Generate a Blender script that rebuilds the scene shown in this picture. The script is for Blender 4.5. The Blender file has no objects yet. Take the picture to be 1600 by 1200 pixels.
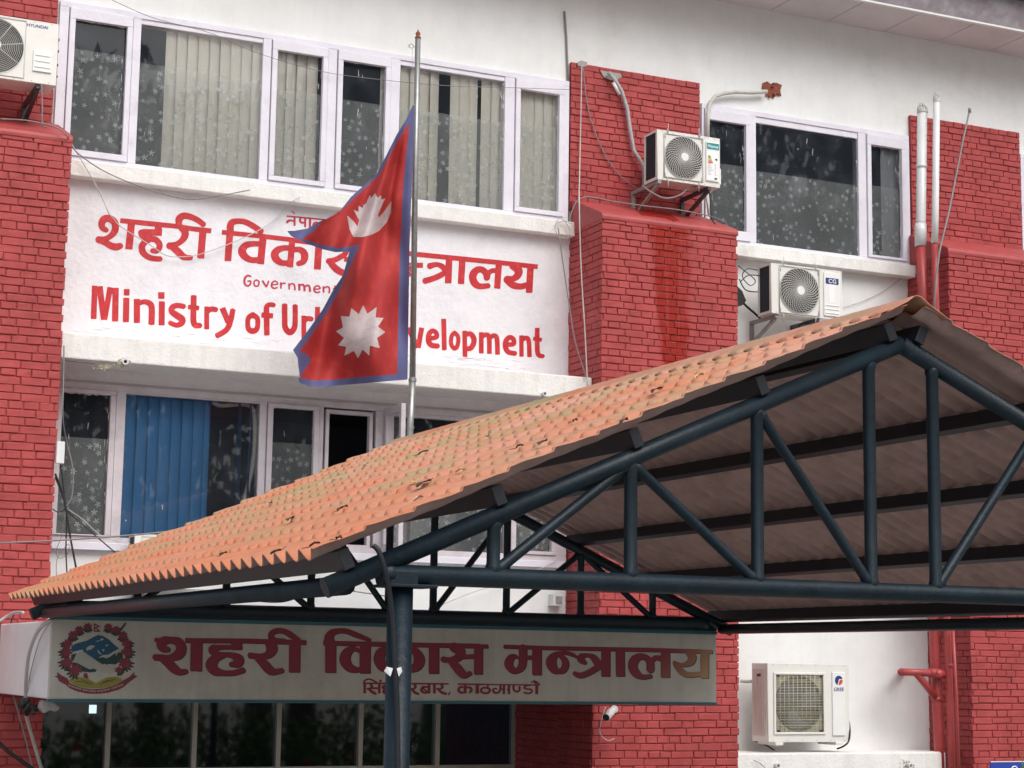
import bpy, bmesh, math, random
import numpy as np
from mathutils import Vector, Matrix, Euler
random.seed(11)
SC = bpy.context.scene
COL = SC.collection
R_ = math.radians

# ------------------------------------------------------------------ camera, sky, sun, exposure
FPX, YAW, PIT, ROL = 2919.676, .43457404, .14832678, .01476685
fw = Vector((math.sin(YAW)*math.cos(PIT), math.cos(YAW)*math.cos(PIT), math.sin(PIT)))
rt = Vector((math.cos(YAW), -math.sin(YAW), 0)); up = rt.cross(fw)
RT = rt*math.cos(ROL) + up*math.sin(ROL); UP = -rt*math.sin(ROL) + up*math.cos(ROL)
cam = bpy.data.cameras.new('camera'); co = bpy.data.objects.new('camera', cam); COL.objects.link(co)
co.matrix_world = Matrix((RT, UP, -fw)).transposed().to_4x4()
cam.sensor_width = 36; cam.lens = FPX/1600*36; cam.clip_start = .1; cam.clip_end = 3000
SC.camera = co

SUN_EL, SUN_AZ = 48, 168        # azimuth measured from +Y (north) clockwise: behind and right of the camera
W = bpy.data.worlds.new('World'); SC.world = W; W.use_nodes = True
nt = W.node_tree; nt.nodes.clear()
sky = nt.nodes.new('ShaderNodeTexSky'); sky.sky_type = 'NISHITA'; sky.sun_disc = False
sky.sun_elevation = R_(SUN_EL); sky.sun_rotation = R_(SUN_AZ); sky.air_density = 1.0; sky.dust_density = 4.0
hsv = nt.nodes.new('ShaderNodeHueSaturation'); hsv.inputs['Saturation'].default_value = .40   # cloud cover takes most of the blue
bg = nt.nodes.new('ShaderNodeBackground'); bg.inputs[1].default_value = .15
wo = nt.nodes.new('ShaderNodeOutputWorld')
nt.links.new(sky.outputs[0], hsv.inputs['Color']); nt.links.new(hsv.outputs[0], bg.inputs[0]); nt.links.new(bg.outputs[0], wo.inputs[0])
sl = bpy.data.lights.new('sun', 'SUN'); sl.energy = .75; sl.angle = R_(45); sl.color = (1, .985, .96)
so = bpy.data.objects.new('sun', sl); COL.objects.link(so)
sd_ = Vector((math.sin(R_(SUN_AZ))*math.cos(R_(SUN_EL)), math.cos(R_(SUN_AZ))*math.cos(R_(SUN_EL)), math.sin(R_(SUN_EL))))
so.rotation_euler = sd_.to_track_quat('Z', 'Y').to_euler()
SC.view_settings.view_transform = 'Standard'; SC.view_settings.look = 'None'
SC.view_settings.exposure = .42; SC.view_settings.gamma = 1
SC.cycles.max_bounces = 8; SC.cycles.transparent_max_bounces = 16

# ------------------------------------------------------------------ helpers
def at(px, py, Y):
    "point of the plane y=Y seen at photo pixel (1600x1200)"
    d = RT*((px-800)/FPX) + UP*((600-py)/FPX) + fw
    return d*(Y/d.y)
def X_at(px, py, Y): return at(px, py, Y).x

def lin(c): return tuple((v/255/12.92 if v/255 <= .04045 else ((v/255+.055)/1.055)**2.4) for v in c)
MATS = {}
def mat(name, color, rough=.6, var=.12, vs=6, bump=0, bs=60, metal=0, spec=.5, col2=None, c2s=2.5, c2lo=.5, c2hi=.65, streak=0, bdist=.01, emis=0, coat=0):
    """procedural principled: noise value variation, optional second colour in patches, streaks running down, bump"""
    m = bpy.data.materials.new(name); m.use_nodes = True; n = m.node_tree; N = n.nodes; L = n.links
    b = N['Principled BSDF']; b.inputs['Roughness'].default_value = rough; b.inputs['Metallic'].default_value = metal
    b.inputs['Specular IOR Level'].default_value = spec; b.inputs['Coat Weight'].default_value = coat
    tc = N.new('ShaderNodeNewGeometry'); pos = tc.outputs['Position']
    no = N.new('ShaderNodeTexNoise'); no.inputs['Scale'].default_value = vs; no.inputs['Detail'].default_value = 6; no.inputs['Roughness'].default_value = .65
    L.new(pos, no.inputs['Vector'])
    mr = N.new('ShaderNodeMapRange'); mr.inputs[1].default_value = .3; mr.inputs[2].default_value = .7; mr.inputs[3].default_value = 1-var; mr.inputs[4].default_value = 1+var
    L.new(no.outputs[0], mr.inputs[0])
    base = N.new('ShaderNodeRGB'); base.outputs[0].default_value = (*color, 1); out = base.outputs[0]
    if col2:
        n2 = N.new('ShaderNodeTexNoise'); n2.inputs['Scale'].default_value = c2s; n2.inputs['Detail'].default_value = 8; n2.inputs['Roughness'].default_value = .7
        L.new(pos, n2.inputs['Vector'])
        r2 = N.new('ShaderNodeMapRange'); r2.inputs[1].default_value = c2lo; r2.inputs[2].default_value = c2hi; L.new(n2.outputs[0], r2.inputs[0])
        mx = N.new('ShaderNodeMix'); mx.data_type = 'RGBA'; L.new(r2.outputs[0], mx.inputs[0]); L.new(out, mx.inputs[6]); mx.inputs[7].default_value = (*col2, 1); out = mx.outputs[2]
    if streak:
        mp = N.new('ShaderNodeMapping'); mp.inputs['Scale'].default_value = (9, 9, .7); L.new(pos, mp.inputs[0])
        n3 = N.new('ShaderNodeTexNoise'); n3.inputs['Scale'].default_value = 1.5; n3.inputs['Detail'].default_value = 5; L.new(mp.outputs[0], n3.inputs['Vector'])
        r3 = N.new('ShaderNodeMapRange'); r3.inputs[1].default_value = .45; r3.inputs[2].default_value = .75; r3.inputs[3].default_value = 1; r3.inputs[4].default_value = 1-streak; L.new(n3.outputs[0], r3.inputs[0])
        vm0 = N.new('ShaderNodeVectorMath'); vm0.operation = 'SCALE'; L.new(out, vm0.inputs[0]); L.new(r3.outputs[0], vm0.inputs['Scale']); out = vm0.outputs[0]
    vm = N.new('ShaderNodeVectorMath'); vm.operation = 'SCALE'; L.new(out, vm.inputs[0]); L.new(mr.outputs[0], vm.inputs['Scale'])
    L.new(vm.outputs[0], b.inputs['Base Color'])
    if bump:
        nb = N.new('ShaderNodeTexNoise'); nb.inputs['Scale'].default_value = bs; nb.inputs['Detail'].default_value = 5; L.new(pos, nb.inputs['Vector'])
        bp = N.new('ShaderNodeBump'); bp.inputs['Strength'].default_value = bump; bp.inputs['Distance'].default_value = bdist
        L.new(nb.outputs[0], bp.inputs['Height']); L.new(bp.outputs[0], b.inputs['Normal'])
    if emis:
        b.inputs['Emission Color'].default_value = (*color, 1); b.inputs['Emission Strength'].default_value = emis
    MATS[name] = m; return m

def glassmat(name, tint=(1, 1, 1), rough=.02, ior=1.5, dirt_haze=.03):
    m = bpy.data.materials.new(name); m.use_nodes = True; n = m.node_tree; N = n.nodes; L = n.links; N.clear()
    o = N.new('ShaderNodeOutputMaterial'); t = N.new('ShaderNodeBsdfTransparent'); t.inputs[0].default_value = (*tint, 1)
    g = N.new('ShaderNodeBsdfGlossy'); g.inputs['Roughness'].default_value = rough
    f = N.new('ShaderNodeFresnel'); f.inputs[0].default_value = ior
    s1 = N.new('ShaderNodeMixShader'); L.new(f.outputs[0], s1.inputs[0]); L.new(t.outputs[0], s1.inputs[1]); L.new(g.outputs[0], s1.inputs[2])
    d = N.new('ShaderNodeBsdfDiffuse'); d.inputs[0].default_value = (.40, .47, .58, 1)  # blue-grey veil: grime plus a faint sky reflection put into the colour
    geo = N.new('ShaderNodeNewGeometry'); mp = N.new('ShaderNodeMapping'); mp.inputs['Scale'].default_value = (2.5, 2.5, 1.6); L.new(geo.outputs['Position'], mp.inputs[0])
    no = N.new('ShaderNodeTexNoise'); no.inputs['Scale'].default_value = 2; no.inputs['Detail'].default_value = 8; L.new(mp.outputs[0], no.inputs['Vector'])
    r = N.new('ShaderNodeMapRange'); r.inputs[1].default_value = .45; r.inputs[2].default_value = .8; r.inputs[3].default_value = dirt_haze*.8; r.inputs[4].default_value = dirt_haze*1.9; L.new(no.outputs[0], r.inputs[0])
    s2 = N.new('ShaderNodeMixShader'); L.new(r.outputs[0], s2.inputs[0]); L.new(s1.outputs[0], s2.inputs[1]); L.new(d.outputs[0], s2.inputs[2])
    L.new(s2.outputs[0], o.inputs[0]); return m

def filmmat(name, color, opacity):
    m = bpy.data.materials.new(name); m.use_nodes = True; n = m.node_tree; N = n.nodes; L = n.links; N.clear()
    o = N.new('ShaderNodeOutputMaterial'); t = N.new('ShaderNodeBsdfTransparent')
    d = N.new('ShaderNodeBsdfDiffuse'); d.inputs[0].default_value = (*color, 1)
    s = N.new('ShaderNodeMixShader'); s.inputs[0].default_value = opacity
    geo = N.new('ShaderNodeNewGeometry'); no = N.new('ShaderNodeTexNoise'); no.inputs['Scale'].default_value = 3; no.inputs['Detail'].default_value = 6; L.new(geo.outputs['Position'], no.inputs['Vector'])
    r = N.new('ShaderNodeMapRange'); r.inputs[1].default_value = .3; r.inputs[2].default_value = .7; r.inputs[3].default_value = opacity*.8; r.inputs[4].default_value = min(1, opacity*1.2); L.new(no.outputs[0], r.inputs[0]); L.new(r.outputs[0], s.inputs[0])
    L.new(t.outputs[0], s.inputs[1]); L.new(d.outputs[0], s.inputs[2]); L.new(s.outputs[0], o.inputs[0]); return m

def tag(o, label=None, cat=None, group=None, kind=None):
    if label: o['label'] = label
    if cat: o['category'] = cat
    if group: o['group'] = group
    if kind: o['kind'] = kind
    return o
def empty(name, loc, label=None, cat=None, group=None, kind=None):
    o = bpy.data.objects.new(name, None); COL.objects.link(o); o.location = loc; o.empty_display_size = .1
    return tag(o, label, cat, group, kind)
def world_origin(o):
    v = Vector((0, 0, 0))
    while o: v = v + o.location; o = o.parent
    return v

class MB:
    def __init__(s): s.v = []; s.f = []; s.m = []; s.mi = 0
    def add(s, vs, fs):
        n = len(s.v); s.v += [tuple(v) for v in vs]; s.f += [tuple(i+n for i in f) for f in fs]; s.m += [s.mi]*len(fs)
    def box(s, x0, x1, y0, y1, z0, z1):
        s.add([(x0,y0,z0),(x1,y0,z0),(x1,y1,z0),(x0,y1,z0),(x0,y0,z1),(x1,y0,z1),(x1,y1,z1),(x0,y1,z1)],
              [(0,3,2,1),(4,5,6,7),(0,1,5,4),(1,2,6,5),(2,3,7,6),(3,0,4,7)])
    def obox(s, a, b, w, h, upv=(0,0,1)):
        "bar of section w x h from a to b"
        a, b = Vector(a), Vector(b); d = (b-a).normalized(); u = Vector(upv); sd = d.cross(u)
        if sd.length < 1e-4: sd = d.cross(Vector((0,1,0)))
        sd.normalize(); u = sd.cross(d); vs = []
        for p in (a, b):
            for i, j in ((-1,-1),(1,-1),(1,1),(-1,1)): vs.append(p+sd*(i*w/2)+u*(j*h/2))
        s.add(vs, [(0,1,2,3),(7,6,5,4),(0,4,5,1),(1,5,6,2),(2,6,7,3),(3,7,4,0)])
    def tube(s, pts, r, n=8, cap=True):
        pts = [Vector(p) for p in pts]; rs = r if isinstance(r, (list, tuple)) else [r]*len(pts)
        vs = []; fs = []; pu = None
        for i, p in enumerate(pts):
            d = (pts[min(i+1, len(pts)-1)]-pts[max(i-1, 0)]).normalized()
            if pu is None:
                pu = d.cross(Vector((0,0,1)))
                if pu.length < .01: pu = d.cross(Vector((1,0,0)))
            pu = (pu - d*pu.dot(d)).normalized(); w = d.cross(pu)
            for k in range(n):
                a = 2*math.pi*k/n; vs.append(p+(pu*math.cos(a)+w*math.sin(a))*rs[i])
        for i in range(len(pts)-1):
            for k in range(n):
                k2 = (k+1) % n; fs.append((i*n+k, i*n+k2, (i+1)*n+k2, (i+1)*n+k))
        if cap: fs += [tuple(range(n))[::-1], tuple((len(pts)-1)*n+k for k in range(n))]
        s.add(vs, fs)
    def ring(s, c, r, tr, n=32, axis='Y', m=6):
        pts = [Vector((c[0]+r*math.cos(2*math.pi*k/n), c[1], c[2]+r*math.sin(2*math.pi*k/n))) for k in range(n+1)]
        s.tube(pts, tr, m, False)
    def prism(s, poly, dv):
        "polygon of 3d points extruded along dv"
        n = len(poly); p = [Vector(q) for q in poly]; q = [a+Vector(dv) for a in p]
        s.add(p+q, [tuple(range(n))[::-1], tuple(range(n, 2*n))]+[(i, (i+1) % n, n+(i+1) % n, n+i) for i in range(n)])
    def build(s, name, m, parent=None, smooth=False, bevel=0, seg=2, autosmooth=False):
        me = bpy.data.meshes.new(name); me.from_pydata(s.v, [], s.f)
        for k in (m if isinstance(m, (list, tuple)) else [m]): me.materials.append(k)
        if any(s.m): me.polygons.foreach_set('material_index', s.m)
        if smooth: me.polygons.foreach_set('use_smooth', [True]*len(me.polygons))
        me.update(); o = bpy.data.objects.new(name, me); COL.objects.link(o)
        if bevel:
            b = o.modifiers.new('bevel', 'BEVEL'); b.width = bevel; b.segments = seg; b.limit_method = 'ANGLE'; b.angle_limit = R_(40)
        if parent:
            # geometry is written in world coordinates; objects sit at their parent's base
            o.parent = parent; w = world_origin(parent); me.transform(Matrix.Translation(-w))
        return o
def base_here(o):
    "put a top-level mesh's origin at the base of its geometry"
    vs = [v.co for v in o.data.vertices]; lo = Vector((sum(v.x for v in vs)/len(vs), sum(v.y for v in vs)/len(vs), min(v.z for v in vs)))
    o.data.transform(Matrix.Translation(-lo)); o.location = lo; return o
def thing(name, mb, m, label, cat, group=None, kind=None, **k):
    return tag(base_here(mb.build(name, m, None, **k)), label, cat, group, kind)

# ---- flat shapes from signed distances (paint, lettering, cloth): one clean sheet per colour
def smooth_path(p, k=5):
    if len(p) < 3: return p
    out = []
    for i in range(len(p)-1):
        a, b, c, d = np.array(p[max(i-1,0)]), np.array(p[i]), np.array(p[i+1]), np.array(p[min(i+2, len(p)-1)])
        for j in range(k):
            t = j/k; out.append(tuple(.5*((2*b)+(-a+c)*t+(2*a-5*b+4*c-d)*t*t+(-a+3*b-3*c+d)*t**3)))
    return out+[tuple(p[-1])]
def parse(txt, ox, oy, s):
    res = []
    for ln in txt.strip().split(';'):
        ln = ln.strip()
        if not ln: continue
        straight = ln.startswith('!'); rnd = ln.startswith('o'); ln = ln.lstrip('!o'); w = 10; pts = []
        for t in ln.split():
            q = [float(v) for v in t.split(',')]
            if len(q) > 2: w = q[2]
            pts.append((ox+q[0]*s, oy+q[1]*s, w*s/2))
        res.append((pts if straight else smooth_path(pts), rnd))
    return res
class Field:
    def __init__(s, x0, y0, x1, y1, h):
        s.x0, s.y0, s.h = x0, y0, h; s.nx = int((x1-x0)/h)+2; s.ny = int((y1-y0)/h)+2
        s.X, s.Y = np.meshgrid(x0+np.arange(s.nx)*h, y0+np.arange(s.ny)*h); s.d = np.full(s.X.shape, 99.)
    def strokes(s, st):
        for pts, rnd in st:
            n = len(pts)-1
            for i in range(n):
                (ax, ay, ra), (bx, by, rb) = pts[i], pts[i+1]; m = max(ra, rb)+2
                i0 = max(0, int((min(ax,bx)-m-s.x0)/s.h)); i1 = min(s.nx, int((max(ax,bx)+m-s.x0)/s.h)+2)
                j0 = max(0, int((min(ay,by)-m-s.y0)/s.h)); j1 = min(s.ny, int((max(ay,by)+m-s.y0)/s.h)+2)
                if i0 >= i1 or j0 >= j1: continue
                X = s.X[j0:j1, i0:i1]-ax; Y = s.Y[j0:j1, i0:i1]-ay; dx, dy = bx-ax, by-ay; L2 = dx*dx+dy*dy+1e-9; L = math.sqrt(L2)
                tu = (X*dx+Y*dy)/L2; t = np.clip(tu, 0, 1); d = np.hypot(X-t*dx, Y-t*dy)-(ra+t*(rb-ra))
                if not rnd:
                    if i == 0: d = np.where(tu < 0, np.maximum(np.abs(X*dy-Y*dx)/L-ra, -tu*L), d)
                    if i == n-1: d = np.where(tu > 1, np.maximum(np.abs(X*dy-Y*dx)/L-rb, (tu-1)*L), d)
                s.d[j0:j1, i0:i1] = np.minimum(s.d[j0:j1, i0:i1], d)
        return s
    def poly(s, P):
        ins = np.zeros(s.X.shape, bool); dm = np.full(s.X.shape, 1e9)
        for i in range(len(P)):
            (ax, ay), (bx, by) = P[i][:2], P[(i+1) % len(P)][:2]; dx, dy = bx-ax, by-ay; L2 = dx*dx+dy*dy+1e-9
            t = np.clip(((s.X-ax)*dx+(s.Y-ay)*dy)/L2, 0, 1); dm = np.minimum(dm, np.hypot(s.X-ax-t*dx, s.Y-ay-t*dy))
            c = ((ay > s.Y) != (by > s.Y)); 
            with np.errstate(divide='ignore', invalid='ignore'): xx = (bx-ax)*(s.Y-ay)/(by-ay+1e-12)+ax
            ins ^= c & (s.X < xx)
        s.d = np.minimum(s.d, np.where(ins, -dm, dm)); return s
    def circle(s, cx, cy, r, ry=None):
        ry = ry or r; s.d = np.minimum(s.d, (np.hypot((s.X-cx)/r, (s.Y-cy)/ry)-1)*min(r, ry)); return s
    def minus(s, o, grow=0): s.d = np.maximum(s.d, -(o.d-grow)); return s
    def clip(s, o): s.d = np.maximum(s.d, o.d); return s
    def mesh(s, mb, place, merge=True):
        "marching squares; place((x,y)) -> world point"
        D = s.d; cache = {}; h = s.h
        def V(k, x, y):
            if k not in cache: cache[k] = len(mb.v); mb.v.append(tuple(place(x, y)))
            return cache[k]
        def gv(i, j): return V((i, j), s.x0+i*h, s.y0+j*h)
        def ev(i, j, i2, j2):
            if (i2, j2) < (i, j): i, j, i2, j2 = i2, j2, i, j
            a, b = D[j, i], D[j2, i2]; t = a/(a-b); return V((i, j, i2, j2), s.x0+(i+t*(i2-i))*h, s.y0+(j+t*(j2-j))*h)
        ins = D < 0; full = ins[:-1,:-1]&ins[1:,:-1]&ins[:-1,1:]&ins[1:,1:]; some = ins[:-1,:-1]|ins[1:,:-1]|ins[:-1,1:]|ins[1:,1:]
        for j in range(s.ny-1):
            if not some[j].any(): continue
            i = 0; row = full[j]; rs = some[j]
            while i < s.nx-1:
                if not rs[i]: i += 1; continue
                if row[i]:
                    k = i+1
                    if merge:
                        while k < s.nx-1 and row[k]: k += 1
                    mb.f.append((gv(i, j+1), gv(k, j+1), gv(k, j), gv(i, j))); mb.m.append(mb.mi); i = k; continue
                c = [(i, j), (i, j+1), (i+1, j+1), (i+1, j)]; p = []
                for q in range(4):
                    a, b = c[q], c[(q+1) % 4]; ia, ib = ins[a[1], a[0]], ins[b[1], b[0]]
                    if ia: p.append(gv(*a))
                    if ia != ib: p.append(ev(*a, *b))
                if len(p) > 2: mb.f.append(tuple(p)); mb.m.append(mb.mi)
                i += 1
def plane(Y): return lambda x, y: at(x, y, Y)

def text_mesh(body, center, height, width, m, name, parent, bold=0, shear=0):
    "upright lettering facing -Y, centred, stretched to height x width"
    cu = bpy.data.curves.new(name, 'FONT'); cu.body = body; cu.offset = bold; cu.shear = shear
    t = bpy.data.objects.new('t', cu); COL.objects.link(t)
    dg = bpy.context.evaluated_depsgraph_get(); me = bpy.data.meshes.new_from_object(t.evaluated_get(dg))
    COL.objects.unlink(t); bpy.data.objects.remove(t)
    xs = [v.co.x for v in me.vertices]; ys = [v.co.y for v in me.vertices]
    sx = width/(max(xs)-min(xs)); sy = height/(max(ys)-min(ys)); cx, cy = (max(xs)+min(xs))/2, (max(ys)+min(ys))/2
    w = world_origin(parent)
    for v in me.vertices: v.co = Vector((center[0]+(v.co.x-cx)*sx, center[1], center[2]+(v.co.y-cy)*sy))-w
    me.materials.clear(); me.materials.append(m); me.name = name
    o = bpy.data.objects.new(name, me); COL.objects.link(o); o.parent = parent; return o

# ------------------------------------------------------------------ materials
WHITE = mat('white_masonry_paint', (.79,.80,.79), .75, .05, 3, .12, 40, col2=(.68,.66,.62), c2s=1.1, c2lo=.55, c2hi=.8, streak=.03)
SIGNW = mat('hand_painted_white_ground', (.78,.77,.80), .7, .06, 5, .55, 22, col2=(.66,.65,.69), c2s=1.6, c2lo=.5, c2hi=.75, bdist=.014)
BEAMW = mat('rough_white_concrete', (.80,.79,.76), .8, .06, 8, .6, 45, col2=(.62,.60,.54), c2s=3, c2lo=.6, c2hi=.85, streak=.1)
FRAME = mat('lilac_white_frame_paint', (.72,.70,.77), .5, .06, 5, .25, 30, col2=(.60,.57,.63), c2s=4, c2lo=.58, c2hi=.75)
FRAMED = mat('old_mauve_frame_paint', (.58,.53,.56), .55, .08, 5, .25, 30, col2=(.45,.40,.42), c2s=4, c2lo=.5, c2hi=.75)
BRICK = mat('red_brick_paint', (.39,.062,.061), .62, .17, 3.5, .35, 90, col2=(.33,.047,.048), c2s=6, c2lo=.45, c2hi=.7, bdist=.006, spec=.35)
BRICKC = mat('red_paint_in_joints', (.31,.047,.048), .75, .12, 5, .3, 80)
CEMRED = mat('red_painted_cement', (.38,.060,.058), .55, .16, 4, .4, 35, col2=(.33,.045,.045), c2s=3, c2lo=.5, c2hi=.75)
WETRED = mat('wet_red_paint', (.36,.022,.012), .25, .10, 6, .35, 60, spec=.6)
UNDER = mat('brown_sheet_underside', (.43,.285,.26), .7, .15, 5, col2=(.34,.23,.215), c2s=3)
TILE = mat('terracotta_roof_sheet', (.56,.190,.095), .62, .10, 7, .15, 120, spec=.3)
STEEL = mat('dark_teal_steel_paint', (.0055,.016,.025), .46, .3, 6, .25, 50, spec=.35, col2=(.028,.034,.036), c2s=7, c2lo=.56, c2hi=.8)
STEELD = mat('dark_purlin_paint', (.009,.011,.018), .5, .25, 6, .15, 70)
GALV = mat('galvanised_steel', (.36,.37,.36), .42, .18, 9, .1, 60, metal=.75, col2=(.25,.25,.24), c2s=9)
ACW = mat('white_appliance_enamel', (.74,.73,.69), .35, .04, 6, 0, col2=(.60,.56,.48), c2s=2.2, c2lo=.62, c2hi=.85)
ACP = mat('white_plastic_panel', (.80,.80,.78), .3, .03, 6)
ACPINK = mat('side_panel_cream_enamel', (.60,.51,.47), .4, .06, 6)
DARK = mat('dark_fan_cavity', (.05,.05,.052), .6, .2, 12)
COIL = mat('dark_condenser_fins', (.035,.04,.05), .55, .2, 60)
GUARD = mat('pale_grey_guard_wire', (.55,.54,.51), .45, .06, 8)
CREAM = mat('cream_guard_wire', (.52,.50,.38), .45, .06, 8)
BLACK = mat('black_cable_sheath', (.018,.018,.02), .5, .1, 8)
GREYC = mat('grey_cable_sheath', (.22,.21,.21), .55, .1, 8)
WHITEC = mat('white_cable_sheath', (.50,.48,.47), .5, .1, 8)
RUST = mat('bracket_grey_paint', (.30,.285,.27), .55, .2, 9, .2, 60, col2=(.17,.09,.06), c2s=8, c2lo=.58, c2hi=.75)
BRKD = mat('dark_bracket_paint', (.06,.06,.07), .5, .2, 9)
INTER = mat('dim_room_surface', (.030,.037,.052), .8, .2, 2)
BLIND = mat('cream_fabric_blind', (.93,.90,.79), .8, .06, 4, 0, streak=.08)
BLUEB = mat('blue_fabric_blind', (.035,.20,.45), .75, .06, 4)
NAVYB = mat('navy_fabric_blind', (.02,.06,.16), .75, .06, 4)
GREYCURT = mat('grey_curtain_cloth', (.42,.44,.45), .8, .1, 4)
LETTER = mat('red_sign_paint', (.50,.014,.022), .5, .22, 16, .2, 40, col2=(.60,.07,.055), c2s=14, c2lo=.52, c2hi=.75)
LETTER2 = mat('crimson_sign_paint', (.50,.022,.06), .5, .15, 16)
ALU = mat('aluminium_mullion', (.46,.44,.38), .4, .06, 8, metal=.3)
TEAL = mat('teal_sign_trim', (.02,.12,.16), .4, .1, 8)
PLASTW = mat('white_pvc_pipe', (.70,.71,.71), .3, .05, 5, col2=(.55,.54,.50), c2s=4, c2lo=.6, c2hi=.8)
PIPER = mat('red_painted_pipe', (.40,.055,.055), .38, .10, 6, col2=(.34,.05,.05), c2s=5)
FASC = mat('weathered_purple_fascia', (.30,.25,.28), .6, .12, 4, .3, 12, col2=(.38,.36,.38), c2s=5, c2lo=.45, c2hi=.6)
SOFF = mat('pale_soffit_board', (.66,.62,.62), .7, .05, 3, 0, col2=(.56,.52,.52), c2s=1.5)
ROOFD = mat('dark_teal_roof_sheet', (.05,.10,.12), .5, .1, 4)
RAWB = mat('broken_brick', (.26,.075,.045), .9, .3, 25, .5, 40)
CEMENT = mat('grey_cement_patch', (.36,.34,.32), .9, .15, 14, .5, 40)
MOSS = mat('mossy_damp_stain', (.26,.25,.15), .9, .35, 22, col2=(.5,.48,.40), c2s=30)
INSUL = mat('white_wrapped_insulation', (.58,.57,.53), .7, .10, 14, .6, 40, col2=(.22,.21,.20), c2s=16, c2lo=.62, c2hi=.72)
GREYPIPE = mat('grey_wrapped_pipe', (.40,.39,.40), .65, .10, 14, .4, 40)
GROUND = mat('pale_concrete_paving', (.30,.29,.27), .9, .2, 4, .3, 60)
LEAFG = mat('hedge_leaf', (.10,.21,.035), .5, .35, 3, col2=(.16,.24,.05), c2s=2)
TREEG = mat('tree_leaf', (.035,.06,.018), .6, .35, 2)
BARK = mat('bark', (.10,.075,.055), .9, .2, 6, .4, 20)
GLASS = glassmat('window_glass', (.96,.96,.96), .015, 1.5, .045)
FILM = filmmat('frosted_window_film', (.86,.90,.86), .26)
FLOWER = filmmat('flower_print_on_film', (.88,.95,.97), .62)
FLOWERS = filmmat('small_flower_print_on_film', (.72,.80,.81), .42)
SMEAR = mat('white_paint_smear', (.75,.75,.75), .6, .05, 8)

# signboard panel: cream acrylic
PANEL = mat('cream_sign_panel', (.52,.50,.44), .55, .05, 3, 0, col2=(.45,.435,.38), c2s=2, streak=.12)

# ------------------------------------------------------------------ ground
mb = MB(); mb.add([(-400,-400,-3.3),(400,-400,-3.3),(400,400,-3.3),(-400,400,-3.3)], [(0,1,2,3)])
tag(mb.build('ground', GROUND), kind='structure')

# ------------------------------------------------------------------ the building
YF = 16.0
bld = empty('office_building', (8, 16, -3.3), 'white office block with red painted brick piers, hand lettered wall and flower-film windows', 'building')
XL, XR = .6, 18
def part(mb, name, m, parent=bld, **k): return mb.build(name, m, parent, **k)

# plain white walls
w = MB()
w.box(XL, XR, YF, YF+.3, 5.70, 6.86)                      # band above the upper windows
w.box(8.02, 9.58, YF, YF+.3, 2.0, 5.70); w.box(12.06, 13.62, YF, YF+.3, 2.0, 5.70); w.box(XL, 3.02, YF, YF+.3, 2.0, 5.70)
w.box(8.02, XR, YF, YF+.3, -1.2, 2.0); w.box(9.58, 12.06, YF, YF+.3, 2.0, 4.13)
w.box(13.62, XR, YF, YF+.3, 2.0, 4.13); w.box(15.4, XR, YF, YF+.3, 4.13, 5.70); w.box(8.02, XR, YF, YF+.3, -3.3, -1.2)
w.box(XL, 8.02, YF, YF+.3, .1, .905); w.box(XL, 3.02, YF, YF+.3, .905, 2.0)
wall = part(w, 'wall', WHITE)
# painted sign wall
w = MB(); w.box(3.02, 8.02, YF, YF+.3, 2.36, 4.12); part(w, 'painted_sign_wall', SIGNW)
SIGNWALL = bld.children[-1]
w = MB(); w.box(3.02, 8.02, YF+.002, YF+.3, 2.325, 2.36); part(w, 'lintel', FRAMED)

def sub(name, mb, m, parent, **k): return mb.build(name, m, parent, **k)

# rough ridges of old plaster at the foot of the sign wall
mb = MB(); rr = random.Random(3)
for k in range(46):
    px = rr.choice([rr.uniform(700, 830), rr.uniform(715, 770), rr.uniform(110, 450)]); t = (px-100)/760; py = 520+t*62 - rr.uniform(2, 16)
    p = []
    for j in range(5): p.append(at(px+j*rr.uniform(3, 6)-10, py+j*rr.uniform(.2, 1.0), YF-.001))
    mb.tube(p, [.0005, rr.uniform(.002,.005), rr.uniform(.003,.006), .003, .0005], 5)
sub('plaster_relief', mb, SIGNW, SIGNWALL, smooth=True)

# sills and beam
mb = MB(); mb.box(3.03, 8.03, 15.88, 16.02, 4.12, 4.262); part(mb, 'window_sill', BEAMW, bevel=.008)
mb = MB(); mb.box(9.53, 12.09, 15.86, 16.02, 4.12, 4.25); part(mb, 'window_sill', BEAMW, bevel=.008)
mb = MB(); mb.box(3.05, 8.018, 15.48, 16.02, 2.455, 2.675); part(mb, 'concrete_beam', BEAMW, bevel=.012)
BEAM = bld.children[-1]
mb = MB(); mb.box(3.05, 8.0, 15.93, 16.02, .90, .965); part(mb, 'window_sill', FRAME, bevel=.004)
mb = MB(); mb.box(9.50, 12.03, 15.45, 16.02, -1.12, -.815); part(mb, 'concrete_ledge', BEAMW, bevel=.015)
LEDGE = bld.children[-1]

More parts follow.
